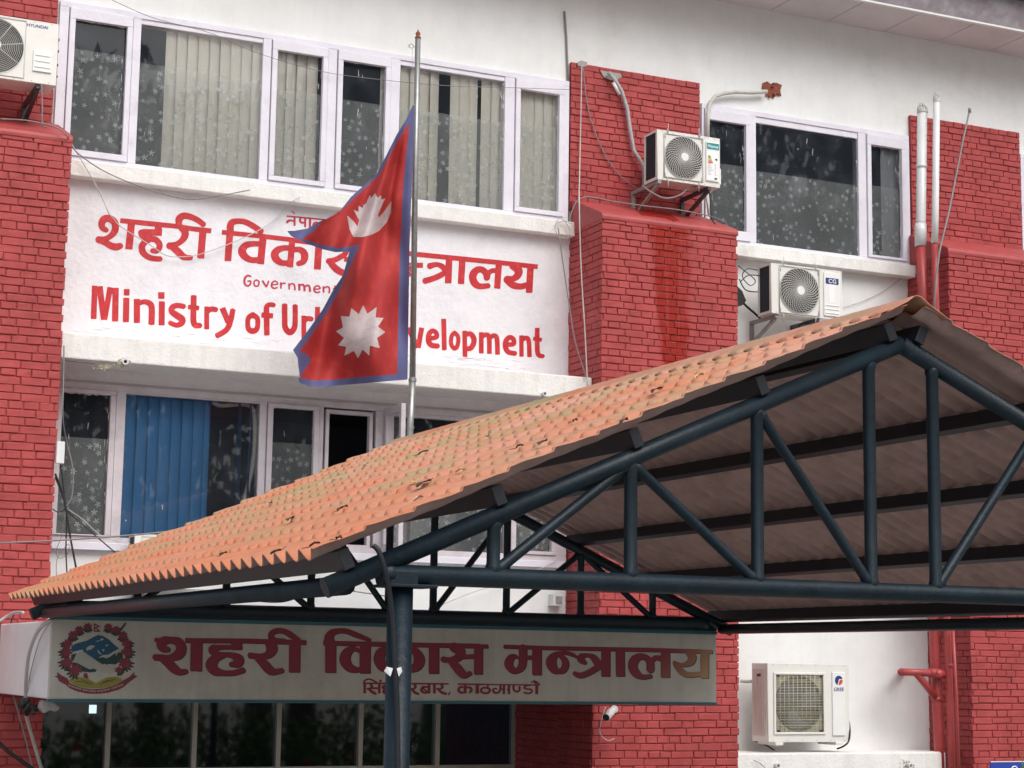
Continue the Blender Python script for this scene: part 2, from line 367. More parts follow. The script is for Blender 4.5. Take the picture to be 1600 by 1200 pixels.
# stub drain spouts in the beam and in the ledge
def spout(px, py, Y, parent, r=.026):
    c = at(px, py, Y); mb = MB(); n = 14
    for rr_, y0, y1 in ((r, Y-.05, Y+.01),):
        for k in range(n):
            a, b = 2*math.pi*k/n, 2*math.pi*(k+1)/n
            P = lambda q, rad, y: (c.x+rad*math.cos(q), y, c.z+rad*math.sin(q))
            mb.add([P(a,r,y0),P(b,r,y0),P(b,r,y1),P(a,r,y1)], [(0,1,2,3)])
            mb.add([P(a,r,y0),P(b,r,y0),P(b,r*.62,y0),P(a,r*.62,y0)], [(3,2,1,0)])
            mb.add([P(a,r*.62,y0),P(b,r*.62,y0),P(b,r*.62,y1),P(a,r*.62,y1)], [(3,2,1,0)])
    mb.mi = 1; mb.add([(c.x+r*.62*math.cos(2*math.pi*k/n), Y-.012, c.z+r*.62*math.sin(2*math.pi*k/n)) for k in range(n)], [tuple(range(n))])
    return mb.build('drain_spout', [PLASTW, BLACK], parent)
spout(194, 566, 15.48, BEAM); spout(848, 616, 15.48, BEAM, .022); spout(1212, 1196, 15.45, LEDGE); spout(1419, 1196, 15.45, LEDGE)
# damp moss stain round the left spout, cement patch round the others
def blotch(name, px, py, rx, ry, Y, m, parent, seed, n=22):
    q = random.Random(seed); f = Field(px-rx*1.6, py-ry*1.6, px+rx*1.6, py+ry*1.6, .45)
    for k in range(n*3): f.circle(px+q.gauss(0, .5)*rx, py+q.gauss(0, .4)*ry+(px+0)*0, q.uniform(.35,1.9), q.uniform(.35,1.5))
    b = MB(); f.mesh(b, plane(Y)); return b.build(name, m, parent)
blotch('moss_stain', 163, 573, 16, 6, 15.477, MOSS, BEAM, 4); blotch('moss_stain', 192, 567, 9, 9, 15.477, MOSS, BEAM, 5)
blotch('moss_stain', 1418, 1196, 11, 9, 15.447, MOSS, LEDGE, 6)
mb = MB(); mb.tube([at(100, 563, 15.479), at(115, 565, 15.478), at(128, 566, 15.479), at(140, 567.5, 15.478), at(150, 569, 15.479)], .003, 5); sub('crack', mb, BLACK, BEAM)

# soffit boards, fascia and roof edge
mb = MB(); x = 1.0
while x < 18:
    mb.box(x+.006, x+.714, 15.34, 15.999, 6.835, 6.86); x += .72
part(mb, 'soffit', SOFF)
mb = MB(); mb.box(XL, XR, 15.30, 15.337, 6.832, 6.852); part(mb, 'soffit_trim', WHITE)
mb = MB(); mb.prism([(XL,15.30,6.853),(XL,15.335,6.853),(XL,15.335,7.14),(XL,15.22,7.14)], (XR-XL,0,0)); part(mb, 'fascia', FASC)
mb = MB(); mb.prism([(XL,15.12,7.142),(XL,15.12,7.19),(XL,18.5,8.6),(XL,18.5,8.5),(XL,15.5,7.142)], (XR-XL,0,0)); part(mb, 'roof', ROOFD)

# rooms behind the glass (back wall, floor, ceiling)
mb = MB()
for z0, z1 in ((4.0, 5.9), (.8, 2.40)):
    mb.add([(.8,18.2,z0),(17.8,18.2,z0),(17.8,18.2,z1),(.8,18.2,z1)], [(0,1,2,3)])
    mb.add([(.8,16.3,z0),(17.8,16.3,z0),(17.8,18.2,z0),(.8,18.2,z0)], [(0,1,2,3)])
    mb.add([(.8,16.3,z1),(17.8,16.3,z1),(17.8,18.2,z1),(.8,18.2,z1)], [(3,2,1,0)])
    for xx in (.8, 8.8, 17.8): mb.add([(xx,16.3,z0),(xx,18.2,z0),(xx,18.2,z1),(xx,16.3,z1)], [(0,1,2,3)])
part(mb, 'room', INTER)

# the middle pier's brick with the strip that water keeps wet: its own shape, soaked darker and glossier
BRICKW = BRICK.copy(); BRICKW.name = 'red_brick_paint_with_wet_strip'
n = BRICKW.node_tree; N = n.nodes; L = n.links; b = N['Principled BSDF']; src = b.inputs['Base Color'].links[0].from_socket
ge = N.new('ShaderNodeNewGeometry'); sx = N.new('ShaderNodeSeparateXYZ'); L.new(ge.outputs['Position'], sx.inputs[0])
def mth(op, a, c_):
    q = N.new('ShaderNodeMath'); q.operation = op
    for i, v in enumerate((a, c_)):
        if isinstance(v, (int, float)): q.inputs[i].default_value = v
        else: L.new(v, q.inputs[i])
    return q.outputs[0]
nz = N.new('ShaderNodeTexNoise'); nz.inputs['Scale'].default_value = 9; mp_ = N.new('ShaderNodeMapping'); mp_.inputs['Scale'].default_value = (1, 1, .55); L.new(ge.outputs['Position'], mp_.inputs[0]); L.new(mp_.outputs[0], nz.inputs['Vector'])
dz = mth('SUBTRACT', 4.2, sx.outputs['Z']); cx_ = mth('ADD', mth('MULTIPLY', dz, .055), 8.745)
half = mth('ADD', mth('SUBTRACT', .225, mth('MULTIPLY', dz, .062)), mth('MULTIPLY', mth('SUBTRACT', nz.outputs[0], .5), .16))
ms = N.new('ShaderNodeMapRange'); ms.inputs[1].default_value = -.03; ms.inputs[2].default_value = .035; L.new(mth('SUBTRACT', half, mth('ABSOLUTE', mth('SUBTRACT', sx.outputs['X'], cx_), 0)), ms.inputs[0])
front = mth('LESS_THAN', sx.outputs['Y'], 15.335); low = mth('GREATER_THAN', sx.outputs['Z'], 2.3)
mp2 = N.new('ShaderNodeMapping'); mp2.inputs['Scale'].default_value = (16, 1, .9); L.new(ge.outputs['Position'], mp2.inputs[0])
nz2 = N.new('ShaderNodeTexNoise'); nz2.inputs['Scale'].default_value = 1; nz2.inputs['Detail'].default_value = 6; L.new(mp2.outputs[0], nz2.inputs['Vector'])
dr = N.new('ShaderNodeMapRange'); dr.inputs[1].default_value = .28; dr.inputs[2].default_value = .46; dr.inputs[3].default_value = .5; L.new(nz2.outputs[0], dr.inputs[0])
wm = mth('MULTIPLY', mth('MULTIPLY', mth('MULTIPLY', ms.outputs[0], dr.outputs[0]), front), low)
mx = N.new('ShaderNodeMix'); mx.data_type = 'RGBA'; L.new(wm, mx.inputs[0]); L.new(src, mx.inputs[6]); mx.inputs[7].default_value = (.30,.024,.016,1); L.new(mx.outputs[2], b.inputs['Base Color'])
rg = N.new('ShaderNodeMapRange'); rg.inputs[3].default_value = .62; rg.inputs[4].default_value = .22; L.new(wm, rg.inputs[0]); L.new(rg.outputs[0], b.inputs['Roughness'])

# ---- brick piers: every brick modelled, English bond, joints recessed
def bricks(mb, u0, u1, v0, v1, place, seed, course=.0675, wet=None):
    q = random.Random(seed); nrow = max(1, int(round((v1-v0)/course))); ch = (v1-v0)/nrow
    for r in range(nrow):
        st = r % 2 == 0; off = (q.uniform(-.02,.02) + (0 if st else -.062)); u = u0+off; mode = 'S' if st else 'H'
        while u < u1-.012:
            base = .25 if mode == 'S' else .125
            if q.random() < .16: base = .125 if mode == 'S' else .25
            wd = base*q.uniform(.94, 1.05); a, b = max(u0, u), min(u1, u+wd); u += wd
            if b-a < .03: continue
            g = .0028+q.random()*.0028+(.004 if q.random() < .08 else 0); gv = .0026+q.random()*.0028+(.003 if q.random() < .06 else 0)
            x0, x1 = (a if a == u0 else a+g), (b if b >= u1-.001 else b-g); wob = .004*math.sin(u*2.3+r*.37+seed); y0, y1 = v0+r*ch+gv+wob+q.uniform(-.0022,.0022), v0+(r+1)*ch-gv+wob+q.uniform(-.0022,.0022)
            t = .0115+q.uniform(-.003,.004); e = .0045; J = lambda s=.0024: q.uniform(-s, s)
            tl = q.uniform(-.0012,.0012)
            vs = [place(x0,y0,0),place(x1,y0,0),place(x1,y1,0),place(x0,y1,0),
                  place(x0+J(),y0+J(),t-.004),place(x1+J(),y0+J(),t-.004),place(x1+J(),y1+J(),t-.004),place(x0+J(),y1+J(),t-.004),
                  place(x0+e+J(),y0+e+J(),t+tl),place(x1-e+J(),y0+e+J(),t-tl),place(x1-e+J(),y1-e+J(),t+tl),place(x0+e+J(),y1-e+J(),t-tl)]
            fs = [(8,9,10,11)]
            for l in (0, 4):
                for k in range(4): fs.append((l+k, l+(k+1) % 4, l+4+(k+1) % 4, l+4+k))
            mb.mi = 1 if (wet and wet((a+b)/2, (y0+y1)/2)) else 0
            mb.add(vs, fs); mb.mi = 0
def pier(name, xa, xb, ya, zb, zt, sides, seed, upper, wet=None, low=None):
    """lower shaft from y=ya back to the wall, sloped cement cap, recessed upper shaft"""
    zm, xl = low or (-1.6, xa); z0_ = zm if low else zb
    c = MB(); c.box(xa+.012, xb-.012, ya+.012, YF+.1, zm, zt-.01); c.box(xl+.012, xb-.012, ya+.012, YF+.1, -3.3, zm)
    core = part(c, name, BRICKC); fm = BRICKW if wet else BRICK
    b = MB(); bricks(b, xa, xb, z0_, zt, lambda u, v, d: (u, ya+.012-d, v), seed)
    if low: bricks(b, xl, xb, zb, zm, lambda u, v, d: (u, ya+.012-d, v), seed+5); bricks(b, ya+.013, YF-.002, zb, zm, lambda u, v, d: (xl+.012-d, u, v), seed+6)
    if sides: bricks(b, ya+.013, YF-.002, z0_, zt, lambda u, v, d: (xa+.012-d, u, v), seed+1)
    sub('brick_face', b, fm, core)
    # cap: sloped cement with a rounded nose
    k = MB(); zc = zt; n0, n1 = ya-.006, YF-.055
    prof = [(n0, zc-.03), (n0-.003, zc+.0), (n0+.006, zc+.026), (n0+.03, zc+.045), (n1, zc+.30), (n1, zc-.03)]
    k.prism([(xa-.006, y, z) for y, z in prof], (xb-xa+.012, 0, 0)); sub('cement_cap', k, CEMRED, core, bevel=.008)
    u0, u1, z0, z1 = upper
    c = MB(); c.box(u0+.004, u1-.004, 15.962, YF+.1, z0, z1-.004); up_ = sub('upper_shaft', c, BRICKC, core)
    b = MB(); bricks(b, u0, u1, z0, z1, lambda u, v, d: (u, 15.963-d, v), seed+2); 
    b2 = sub('upper_brick_face', b, BRICK, core)
    return core
def wetf(u, v):
    c = 8.03+ (9.5-8.03)*.47 ; h = 4.2-v
    hw = .20 - .045*h; return abs(u-(8.74+.05*h)) < hw*(1+.25*math.sin(v*9)) and v > 2.35
P1 = pier('brick_pier', 1.2, 3.02, 15.3, -1.6, 4.27, True, 21, (1.2, 2.965, 4.45, 5.95))
P2 = pier('brick_pier', 8.02, 9.515, 15.3, -1.6, 4.20, True, 31, (8.0, 9.475, 4.40, 5.905), wetf, (.25, 7.955))
P3 = pier('brick_pier', 12.07, 14.6, 15.3, -1.6, 4.30, True, 41, (12.115, 13.60, 4.45, 5.94), None, (1.0, 12.25))
# water still running over the cap of the middle pier
f = Field(960, 300, 1080, 360, .6); f.poly([(985,318),(1035,326),(1062,345),(1052,345.5),(1040,341),(1002,336),(992,327)])
mb = MB()
def cap_place(x, y):
    d = at(x, y, 1.0); # ray; meet the cap's slope: z = 4.245+(Y-15.33)*(.255/.622)
    k = .255/.622; Y = (4.245-15.33*k+.004)/(d.z-k); return d*Y
f.mesh(mb, cap_place); sub('wet_patch', mb, WETRED, P2)
# the pier's foot beside the entrance stands a little proud
# ---- window banks
def flower(mb, x, z, r, y, rot):
    n = 5; pts = []
    for k in range(n):
        a = rot+2*math.pi*k/n
        for da, rr_ in ((-.36, .60), (-.17, 1.05), (.17, 1.05), (.36, .60), (.63, .17)):
            pts.append((x+r*rr_*math.cos(a+da), y, z+r*rr_*math.sin(a+da)))
    c = len(mb.v); mb.v.append((x, y, z)); mb.v += pts; m = len(pts)
    for k in range(m): mb.f.append((c, c+1+(k+1) % m, c+1+k)); mb.m.append(mb.mi)
def film(parent, x0, x1, z0, z1, seed, dens=1.0):
    q = random.Random(seed); y = YF-.004; mb = MB(); mb.add([(x0,y,z0),(x1,y,z0),(x1,y,z1),(x0,y,z1)], [(0,1,2,3)])
    n = int((x1-x0)*(z1-z0)*78*dens); pl = []
    for k in range(n*4):
        if len(pl) > n: break
        x, z, r = q.uniform(x0+.02, x1-.02), q.uniform(z0+.02, z1-.025), q.uniform(.017, .027)
        if all((x-a)**2+(z-b)**2 > (r+c)**2*1.15 for a, b, c in pl): pl.append((x, z, r))
    for k, (x, z, r) in enumerate(pl):
        mb.mi = 1; flower(mb, x, z, r, y-.0015, q.uniform(0, 6))
        if q.random() < .4 and x0+.06 < x < x1-.06 and z > z0+.06:
            a = q.uniform(0, 6); mb.mi = 2; flower(mb, x+r*1.3*math.cos(a), z+r*1.1*math.sin(a), r*.6, y-.0024, q.uniform(0, 6))
    for k in range(n):
        mb.mi = 2; flower(mb, q.uniform(x0+.02, x1-.02), q.uniform(z0+.02, z1-.02), q.uniform(.007,.013), y-.0008, q.uniform(0, 6))
    return mb.build('flower_film', [FILM, FLOWER, FLOWERS], parent)
def pane(parent, x0, x1, z0, z1, seed, m=None, smear=1.0):
    q = random.Random(seed); y = YF-.012; mb = MB(); mb.add([(x0,y,z0),(x1,y,z0),(x1,y,z1),(x0,y,z1)], [(0,1,2,3)]); mb.mi = 1; y -= .0015
    for side in range(4):
        L = (x1-x0) if side < 2 else (z1-z0); t = 0
        while t < L:
            ln = q.uniform(.02, .12); wd = q.uniform(0, .011)*smear; 
            if q.random() < .6:
                a, b = t, min(L, t+ln); m_ = q.uniform(.3, .7); pts = [(a, 0), (b, 0), (a+(b-a)*.85, wd*.5), (a+(b-a)*m_, wd), (a+(b-a)*.1, wd*.4)]
                P = {0: lambda u, v: (x0+u, y, z0+v), 1: lambda u, v: (x0+u, y, z1-v), 2: lambda u, v: (x0+v, y, z0+u), 3: lambda u, v: (x1-v, y, z0+u)}[side]
                mb.add([P(*p) for p in pts], [(0,1,2,3,4)])
            t += ln
    for k in range(int(10*smear)):      # drips and chips of old paint
        x, z, h = q.uniform(x0+.02, x1-.02), q.uniform(z0+.05, z1-.03), q.uniform(.015, .09)
        if q.random() < .4: x = x1-abs(q.gauss(0, .03))-.004
        wd = q.uniform(.0012, .004); s_ = q.uniform(-.01, .01); mb.add([(x, y, z), (x+wd, y, z-.01), (x+wd*.7+s_, y, z-h), (x+s_*.6-.001, y, z-h*.7)], [(0,1,2,3)])
    return mb.build('pane', [m or GLASS, SMEAR], parent)
def blinds(parent, x0, x1, z0, z1, m, seed, tilt=7, y=16.06, wd=.115, droop=0):
    q = random.Random(seed); mb = MB(); x = x0
    while x < x1-.02:
        w_ = min(wd, x1-x+.02); a = R_(tilt+q.uniform(-7, 7)); n = 4; vs = []; zz = z0
        lean = q.uniform(-.006, .006)
        for k in range(n+1):
            t = k/n-.5; dx, dy = t*w_*math.cos(a), t*w_*math.sin(a)-.012*(1-4*t*t)
            vs += [(x+w_/2+dx+lean, y+dy, zz), (x+w_/2+dx, y+dy, z1)]
        mb.add(vs, [(2*k, 2*k+2, 2*k+3, 2*k+1) for k in range(n)]); x += wd*.88
    return mb.build('vertical_blind', m, parent, smooth=True)
def rect_frame(mb, x0, x1, z0, z1, t, y0, y1):
    mb.box(x0-t, x1+t, y0, y1, z1, z1+t); mb.box(x0-t, x1+t, y0, y1, z0-t, z0); mb.box(x0-t, x0, y0, y1, z0, z1); mb.box(x1, x1+t, y0, y1, z0, z1)

def bank(xl, xr, zb, zt, bays, fm, seed):
    """bays: dict(x0,x1,z0,z1 glass, sash)"""
    f = MB(); y0, y1 = 15.955, 16.06
    f.box(xl, xr, y0, y1, zt-.055, zt); f.box(xl, xr, y0, y1, zb, zb+.05)
    edges = [xl]
    for a, b in zip(bays[:-1], bays[1:]): edges.append(((a['x1']+(.055 if a.get('sash') else 0))+(b['x0']-(.055 if b.get('sash') else 0)))/2)
    edges.append(xr)
    prev = xl
    for i, bay in enumerate(bays):
        s_ = .052 if bay.get('sash') else 0
        a, b = bay['x0']-s_, bay['x1']+s_
        f.box(prev, a-.004 if s_ else a, y0, y1, zb+.05, zt-.055)
        prev = b+.004 if s_ else b
        if not s_:
            f.box(a, b, y0+.012, y1, bay['z1'], zt-.055); f.box(a, b, y0+.012, y1, zb+.05, bay['z0'])
    f.box(prev, xr, y0, y1, zb+.05, zt-.055)
    win = part(f, 'window', fm, bevel=.004)
    for i, bay in enumerate(bays):
        x0, x1, z0, z1 = bay['x0'], bay['x1'], bay['z0'], bay['z1']
        if bay.get('sash') and not bay.get('open'):
            t = .05; s_ = MB(); s_.box(x0-t, x1+t, 15.935, 15.985, z1, zt-.058); s_.box(x0-t, x1+t, 15.935, 15.985, zb+.053, z0); s_.box(x0-t, x0, 15.935, 15.985, z0, z1); s_.box(x1, x1+t, 15.935, 15.985, z0, z1)
            so_ = s_.build('sash', fm, win, bevel=.005)
        if bay.get('open'): continue
        pane(win, x0-.004, x1+.004, z0-.004, z1+.004, seed*50+i, smear=bay.get('smear', 1.0))
        if bay.get('film'): film(win, x0, x1, z0, bay['film'], seed*70+i)
        for bl in bay.get('blind', ()): blinds(win, bl[0], bl[1], z0-.1, z1+.06, bl[2], seed*90+i+int(bl[0]*10), bl[3] if len(bl) > 3 else 12)
    return win
X = lambda px, py: X_at(px, py, YF)
XB = lambda px, py: X_at(px, py, 16.13)
zt, zb = 5.54, 4.335
U1 = bank(2.985, 7.985, 4.262, 5.70, [
    dict(x0=X(111.5,130), x1=X(192.5,140), z0=4.37, z1=5.545, sash=1, film=5.29),
    dict(x0=X(214.5,150), x1=X(405.5,180), z0=4.30, z1=5.60, film=5.25, blind=[(XB(251,180), XB(408,180), BLIND)]),
    dict(x0=X(428,180), x1=X(499,190), z0=4.36, z1=5.55, sash=1, film=5.20, blind=[(XB(424,190), XB(488,190), BLIND, 14)], smear=.6),
    dict(x0=X(530.5,200), x1=X(597.5,200), z0=4.36, z1=5.55, sash=1, film=5.19, blind=[(XB(586,200), XB(604,200), BLIND, 20)], smear=1.8),
    dict(x0=X(620.5,220), x1=X(785,230), z0=4.29, z1=5.60, film=5.195, blind=[(XB(618,220), XB(680,220), BLIND, 16), (XB(697,220), XB(738,220), BLIND, 8), (XB(746,220), XB(790,220), BLIND, 10)], smear=1.3),
    dict(x0=X(808.5,240), x1=X(869,240), z0=4.36, z1=5.54, sash=1, film=5.22, blind=[(XB(800,240), XB(880,240), BLIND, 4)], smear=1.3)], FRAME, 1)
U2 = bank(9.50, 12.09, 4.25, 5.70, [
    dict(x0=X(1104,280), x1=X(1161,290), z0=4.40, z1=5.53, sash=1, film=5.10),
    dict(x0=X(1178,300), x1=X(1338,310), z0=4.29, z1=5.58, film=5.075, smear=1.3),
    dict(x0=X(1357,310), x1=X(1404.5,320), z0=4.33, z1=5.53, sash=1, film=5.10, blind=[(XB(1370,300), XB(1412,300), GREYCURT, 3)], smear=1.3)], FRAME, 2)
U3 = bank(13.61, 15.4, 4.13, 5.70, [
    dict(x0=13.72, x1=14.2, z0=4.3, z1=5.55, sash=1, film=5.1), dict(x0=14.3, x1=15.3, z0=4.3, z1=5.6, film=5.1)], FRAME, 3)
L1 = bank(3.05, 8.0, .965, 2.33, [
    dict(x0=X(91,720), x1=X(166,720), z0=1.03, z1=2.235, sash=1, film=1.86),
    dict(x0=X(190.5,730), x1=X(401,730), z0=1.0, z1=2.262, blind=[(XB(189,720), XB(319,720), BLUEB, 14), (XB(360,720), XB(404,720), NAVYB, 50)], smear=.3),
    dict(x0=X(421,740), x1=X(485,740), z0=1.04, z1=2.235, sash=1, film=1.93, smear=.6),
    dict(x0=X(510,740), x1=X(574,740), z0=1.04, z1=2.235, sash=1, open=1),
    dict(x0=X(611,740), x1=X(786,760), z0=1.02, z1=2.24, film=1.75, smear=.8),
    dict(x0=X(803,790), x1=X(858,790), z0=1.05, z1=2.2, sash=1, film=1.75, smear=.8)], FRAMED, 4)
# the open casement, swung out towards the forecourt
mb = MB(); xo = X(590,740)+.03; t = .05
def openbox(u0, u1, z0, z1): mb.box(xo, xo+.045, 15.94-u1, 15.94-u0, z0, z1)
openbox(0, .42, 2.235, 2.30); openbox(0, .42, .99, 1.05); openbox(0, .05, 1.05, 2.235); openbox(.37, .42, 1.05, 2.235)
os_ = mb.build('open_sash', FRAMED, L1, bevel=.004)
mb = MB(); mb.add([(xo+.02,15.9,1.05),(xo+.02,15.56,1.05),(xo+.02,15.56,2.235),(xo+.02,15.9,2.235)], [(0,1,2,3)]); mb.build('open_sash_pane', GLASS, L1)
# an inner frame round the open bay
mb = MB(); rect_frame(mb, X(511,740), X(574,740), 1.04, 2.225, .035, 15.975, 16.04); mb.build('open_bay_lining', FRAMED, L1, bevel=.003)

# ---- entrance: porch slab with sign, glazed front below
YS = 13.20
xs0, xs1 = at(79,1030,YS).x, at(1119,1045,YS).x
zs1, zs0 = (at(79,964,YS).z+at(1119,989.5,YS).z)/2, (at(75,1094,YS).z+at(1119,1101,YS).z)/2
mb = MB(); mb.box(xs0+.01, 8.0, YS+.06, 15.285, zs0+.01, zs1-.02); part(mb, 'porch_slab', WHITE, bevel=.01)
mb = MB(); mb.box(3.0, 8.02, 15.3, 17.2, zs0+.06, zs0+.12); part(mb, 'porch_ceiling', INTER)
gl = MB(); gx = [X_at(p, 1150, 17) for p in (167, 302, 433, 561, 681, 802)]
for x_ in gx: gl.box(x_-.022, x_+.022, 16.95, 17.05, -3.2, -.2)
gl.box(3.0, 8.0, 16.96, 17.04, -1.03, -.985); gl.box(3.0, 8.0, 16.96, 17.04, -3.25, -3.2)
glz = part(gl, 'entrance_glazing', ALU)
ed = [3.0]+gx+[gx[-1]+.02]
EGLASS = glassmat('dark_entrance_glass', (.20,.28,.34), .03, 1.75, .003)
for a, b in zip(ed[:-1], ed[1:]):
    if b-a < .1: continue
    mb = MB(); mb.add([(a+.02,17,-3.2),(b-.02,17,-3.2),(b-.02,17,-.2),(a+.02,17,-.2)], [(0,1,2,3)]); mb.build('pane', EGLASS, glz)
mb = MB(); mb.box(2.9, 8.1, 20, 20.1, -3.3, 0.2); mb.box(2.9, 8.1, 17.1, 20, -3.3, -3.25); mb.box(2.9, 3.0, 17.1, 20, -3.25, 0); mb.box(8.03, 8.1, 17.1, 20, -3.25, 0)
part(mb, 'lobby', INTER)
c = at(145, 1108, 18.5); mb = MB(); mb.box(c.x-.032, c.x+.032, 18.48, 18.52, c.z-.04, c.z+.04); LAMP = mat('lit_lamp', (1,.98,.92), .5, 0, 1, emis=3); mb.build('lobby_lamp', LAMP, bld)
# pier foot flanking the entrance: the shaft's left flank runs back to the glazing
mb = MB(); bricks(mb, 15.99, 16.98, -1.6, .2, lambda u, v, d: (7.97-d, u, v), 77); sub('entrance_reveal', mb, BRICK, P2)
mb = MB(); mb.box(7.97, 8.3, 15.9, 17.1, -3.3, .3); sub('entrance_reveal_core', mb, BRICKC, P2)

# ------------------------------------------------------------------ hand painted lettering on the wall
YL = YF-.002
A = (140, 320, .125); B = (340, 325, .1375); Cc = (640, 380, .1375); D_ = (130, 435, .125); E_ = (320, 420, .1375); F_ = (640, 480, .1375)
big = []
big += parse("""215,320,62 160,285,74 152,230,88 185,178,92 245,172,92 305,210,90 324,275,90 305,345,86 250,400,70 180,432,74 105,436,90;
130,436,90 205,475,80 275,515,88 335,527,90 388,512,76; !525,215,92 490,555,92; !385,196,62 800,240,64 1090,268,60 1300,302,62 1520,326,62;
!860,260,90 856,386,90; !905,347,80 690,342,80 650,340,70; 640,340,70 665,385,84 740,420,80 825,435,75 872,490,78 868,545,76 830,578,66 780,572,60;
745,445,60 690,468,80 655,520,84 665,590,82 720,645,74 800,672,70 890,677,68; 1150,285,90 1190,330,94 1190,390,92 1150,450,76 1080,495,70 988,515,90;
1030,525,80 1100,580,95 1160,640,90 1215,660,72 1268,660,64; 1125,265,60 1115,220,84 1125,170,92 1180,137,84 1260,150,76 1350,190,72 1430,252,70; !1420,290,90 1388,667,90""", *A)
big += parse("""145,275,80 145,205,82 165,165,76 215,150,66 300,155,66 390,195,68 505,275,70; !140,270,78 117,602,78; !50,275,54 200,290,54 500,320,54 800,355,54 1000,385,54 1600,450,54;
!518,320,82 488,636,82; 505,412,66 410,406,64 320,425,78 278,485,92 305,545,84 380,590,68 490,588,70; !850,350,72 823,672,72;
835,455,62 750,455,66 680,480,80 648,530,88 675,590,84 740,625,66 820,622,66; 850,480,58 920,470,66 975,500,80 990,555,86 970,610,70 912,634,56; !1152,400,80 1133,697,80;
1252,606,66 1330,590,62 1390,560,62 1450,520,62 1470,470,60; 1285,625,70 1345,690,80 1420,735,76 1490,745,70; !1440,580,56 1580,598,56; !1610,440,80 1590,760,80""", *B)
big += parse("""!-480,60,54 -200,95,54 0,118,56 500,168,56 1000,218,56 1455,268,54; -350,110,70 -360,300,80 -400,340,70 -450,320,60 -420,270,56 -330,285,56; !-350,280,50 -250,290,50; !-235,110,74 -250,420,76;
!-100,250,56 150,250,58; -40,245,56 0,290,80 -10,340,80 -60,350,70 -90,300,60 -70,260,56; 222,262,74 300,242,56 360,258,62 405,300,70 430,350,60; 165,432,70 270,400,66 350,365,66 425,320,62;
!450,170,76 438,455,76; !600,180,74 584,462,74; !1015,225,72 995,515,72; 875,402,66 870,345,74 825,302,72 770,302,76 728,345,88 718,400,86 745,460,84 800,490,68 905,482,60;
882,400,64 895,345,58 940,312,56 1005,318,58; 1165,255,80 1225,292,96 1240,335,90 1215,380,80 1165,408,70 1105,415,96; 1122,440,70 1180,478,78 1260,492,70 1340,474,66; !1375,262,76 1358,562,76""", *Cc)
big += parse("""!145,92,72 130,506,72; !406,118,80 399,536,80; !205,100,80 258,515,72; !338,112,72 268,515,66; !545,133,72 543,212,72; !540,245,78 533,545,78; !672,258,78 671,556,78;
690,315,60 760,292,62 825,310,74 857,370,78 853,577,78; !977,172,80 977,254,80; !984,290,76 980,586,76; 1262,352,66 1180,338,66 1115,362,74 1108,415,76 1170,462,84 1235,510,84 1228,560,76 1165,585,62 1080,552,60;
1382,215,74 1378,420,74 1378,530,76 1402,585,74 1464,588,66; !1312,356,58 1448,372,58""", *D_)
big += parse("""!22,430,56 22,686,56; 25,490,56 70,458,60 130,464,60; !200,446,68 268,610,64; 320,460,60 290,600,64 245,695,64 130,765,62; o545,525,66 595,560,58 602,620,56 590,685,60 545,708,66 500,685,60 487,620,56 498,555,58 545,525,66;
785,412,56 735,408,54 702,440,62 703,560,66 705,756,62; !645,525,62 775,535,58; 907,402,64 908,560,64 915,670,66 968,722,70 1018,670,64 1027,560,60 1027,410,60; !1125,535,54 1125,790,54; 1130,600,50 1165,565,56 1215,572,58;
!1282,435,56 1272,800,56; 1285,640,56 1340,600,56 1375,650,56 1375,740,56 1340,800,56 1285,800,56; 1440,640,50 1500,620,56 1530,670,56 1530,830,56; 1530,720,50 1460,730,50 1440,790,56 1480,830,50 1530,800,50;
!1590,640,54 1585,850,54; 1595,690,50 1650,650,56 1690,690,54 1690,860,54; !1830,520,60 1820,870,60; 1830,535,60 1940,570,62 1970,690,62 1930,830,62 1825,850,60; 2060,730,56 2170,720,56 2160,660,56 2110,640,56 2060,690,56 2070,810,56 2130,850,56 2190,830,56""", *E_)
big += parse("""!-10,232,64 88,462,58; !138,234,58 98,462,58; 215,356,54 305,340,52 300,290,54 258,268,54 220,310,60 216,385,62 250,432,62 325,442,60; !387,132,56 395,487,56;
o512,292,52 548,330,48 553,385,48 540,445,50 512,468,52 480,440,48 470,385,48 482,320,48 512,292,52; !625,270,54 630,573,54; 640,315,52 690,302,58 728,350,62 728,410,62 695,465,60 640,472,56;
!815,285,54 815,524,54; 825,335,50 868,312,52 903,345,54 907,528,54; 907,355,50 955,322,52 992,355,54 1000,538,54; 1085,425,54 1180,418,52 1178,362,54 1135,342,54 1095,385,60 1090,455,60 1125,510,58 1205,526,56;
!1270,320,50 1272,560,50; 1280,372,48 1322,348,52 1354,385,52 1363,566,52; 1450,235,54 1450,420,54 1455,510,56 1475,548,54 1518,556,48; !1406,356,46 1502,372,46""", *F_)
f = Field(136, 320, 862, 568, .62).strokes(big); mb = MB(); f.mesh(mb, plane(YL)); sub('lettering', mb, LETTER, SIGNWALL)
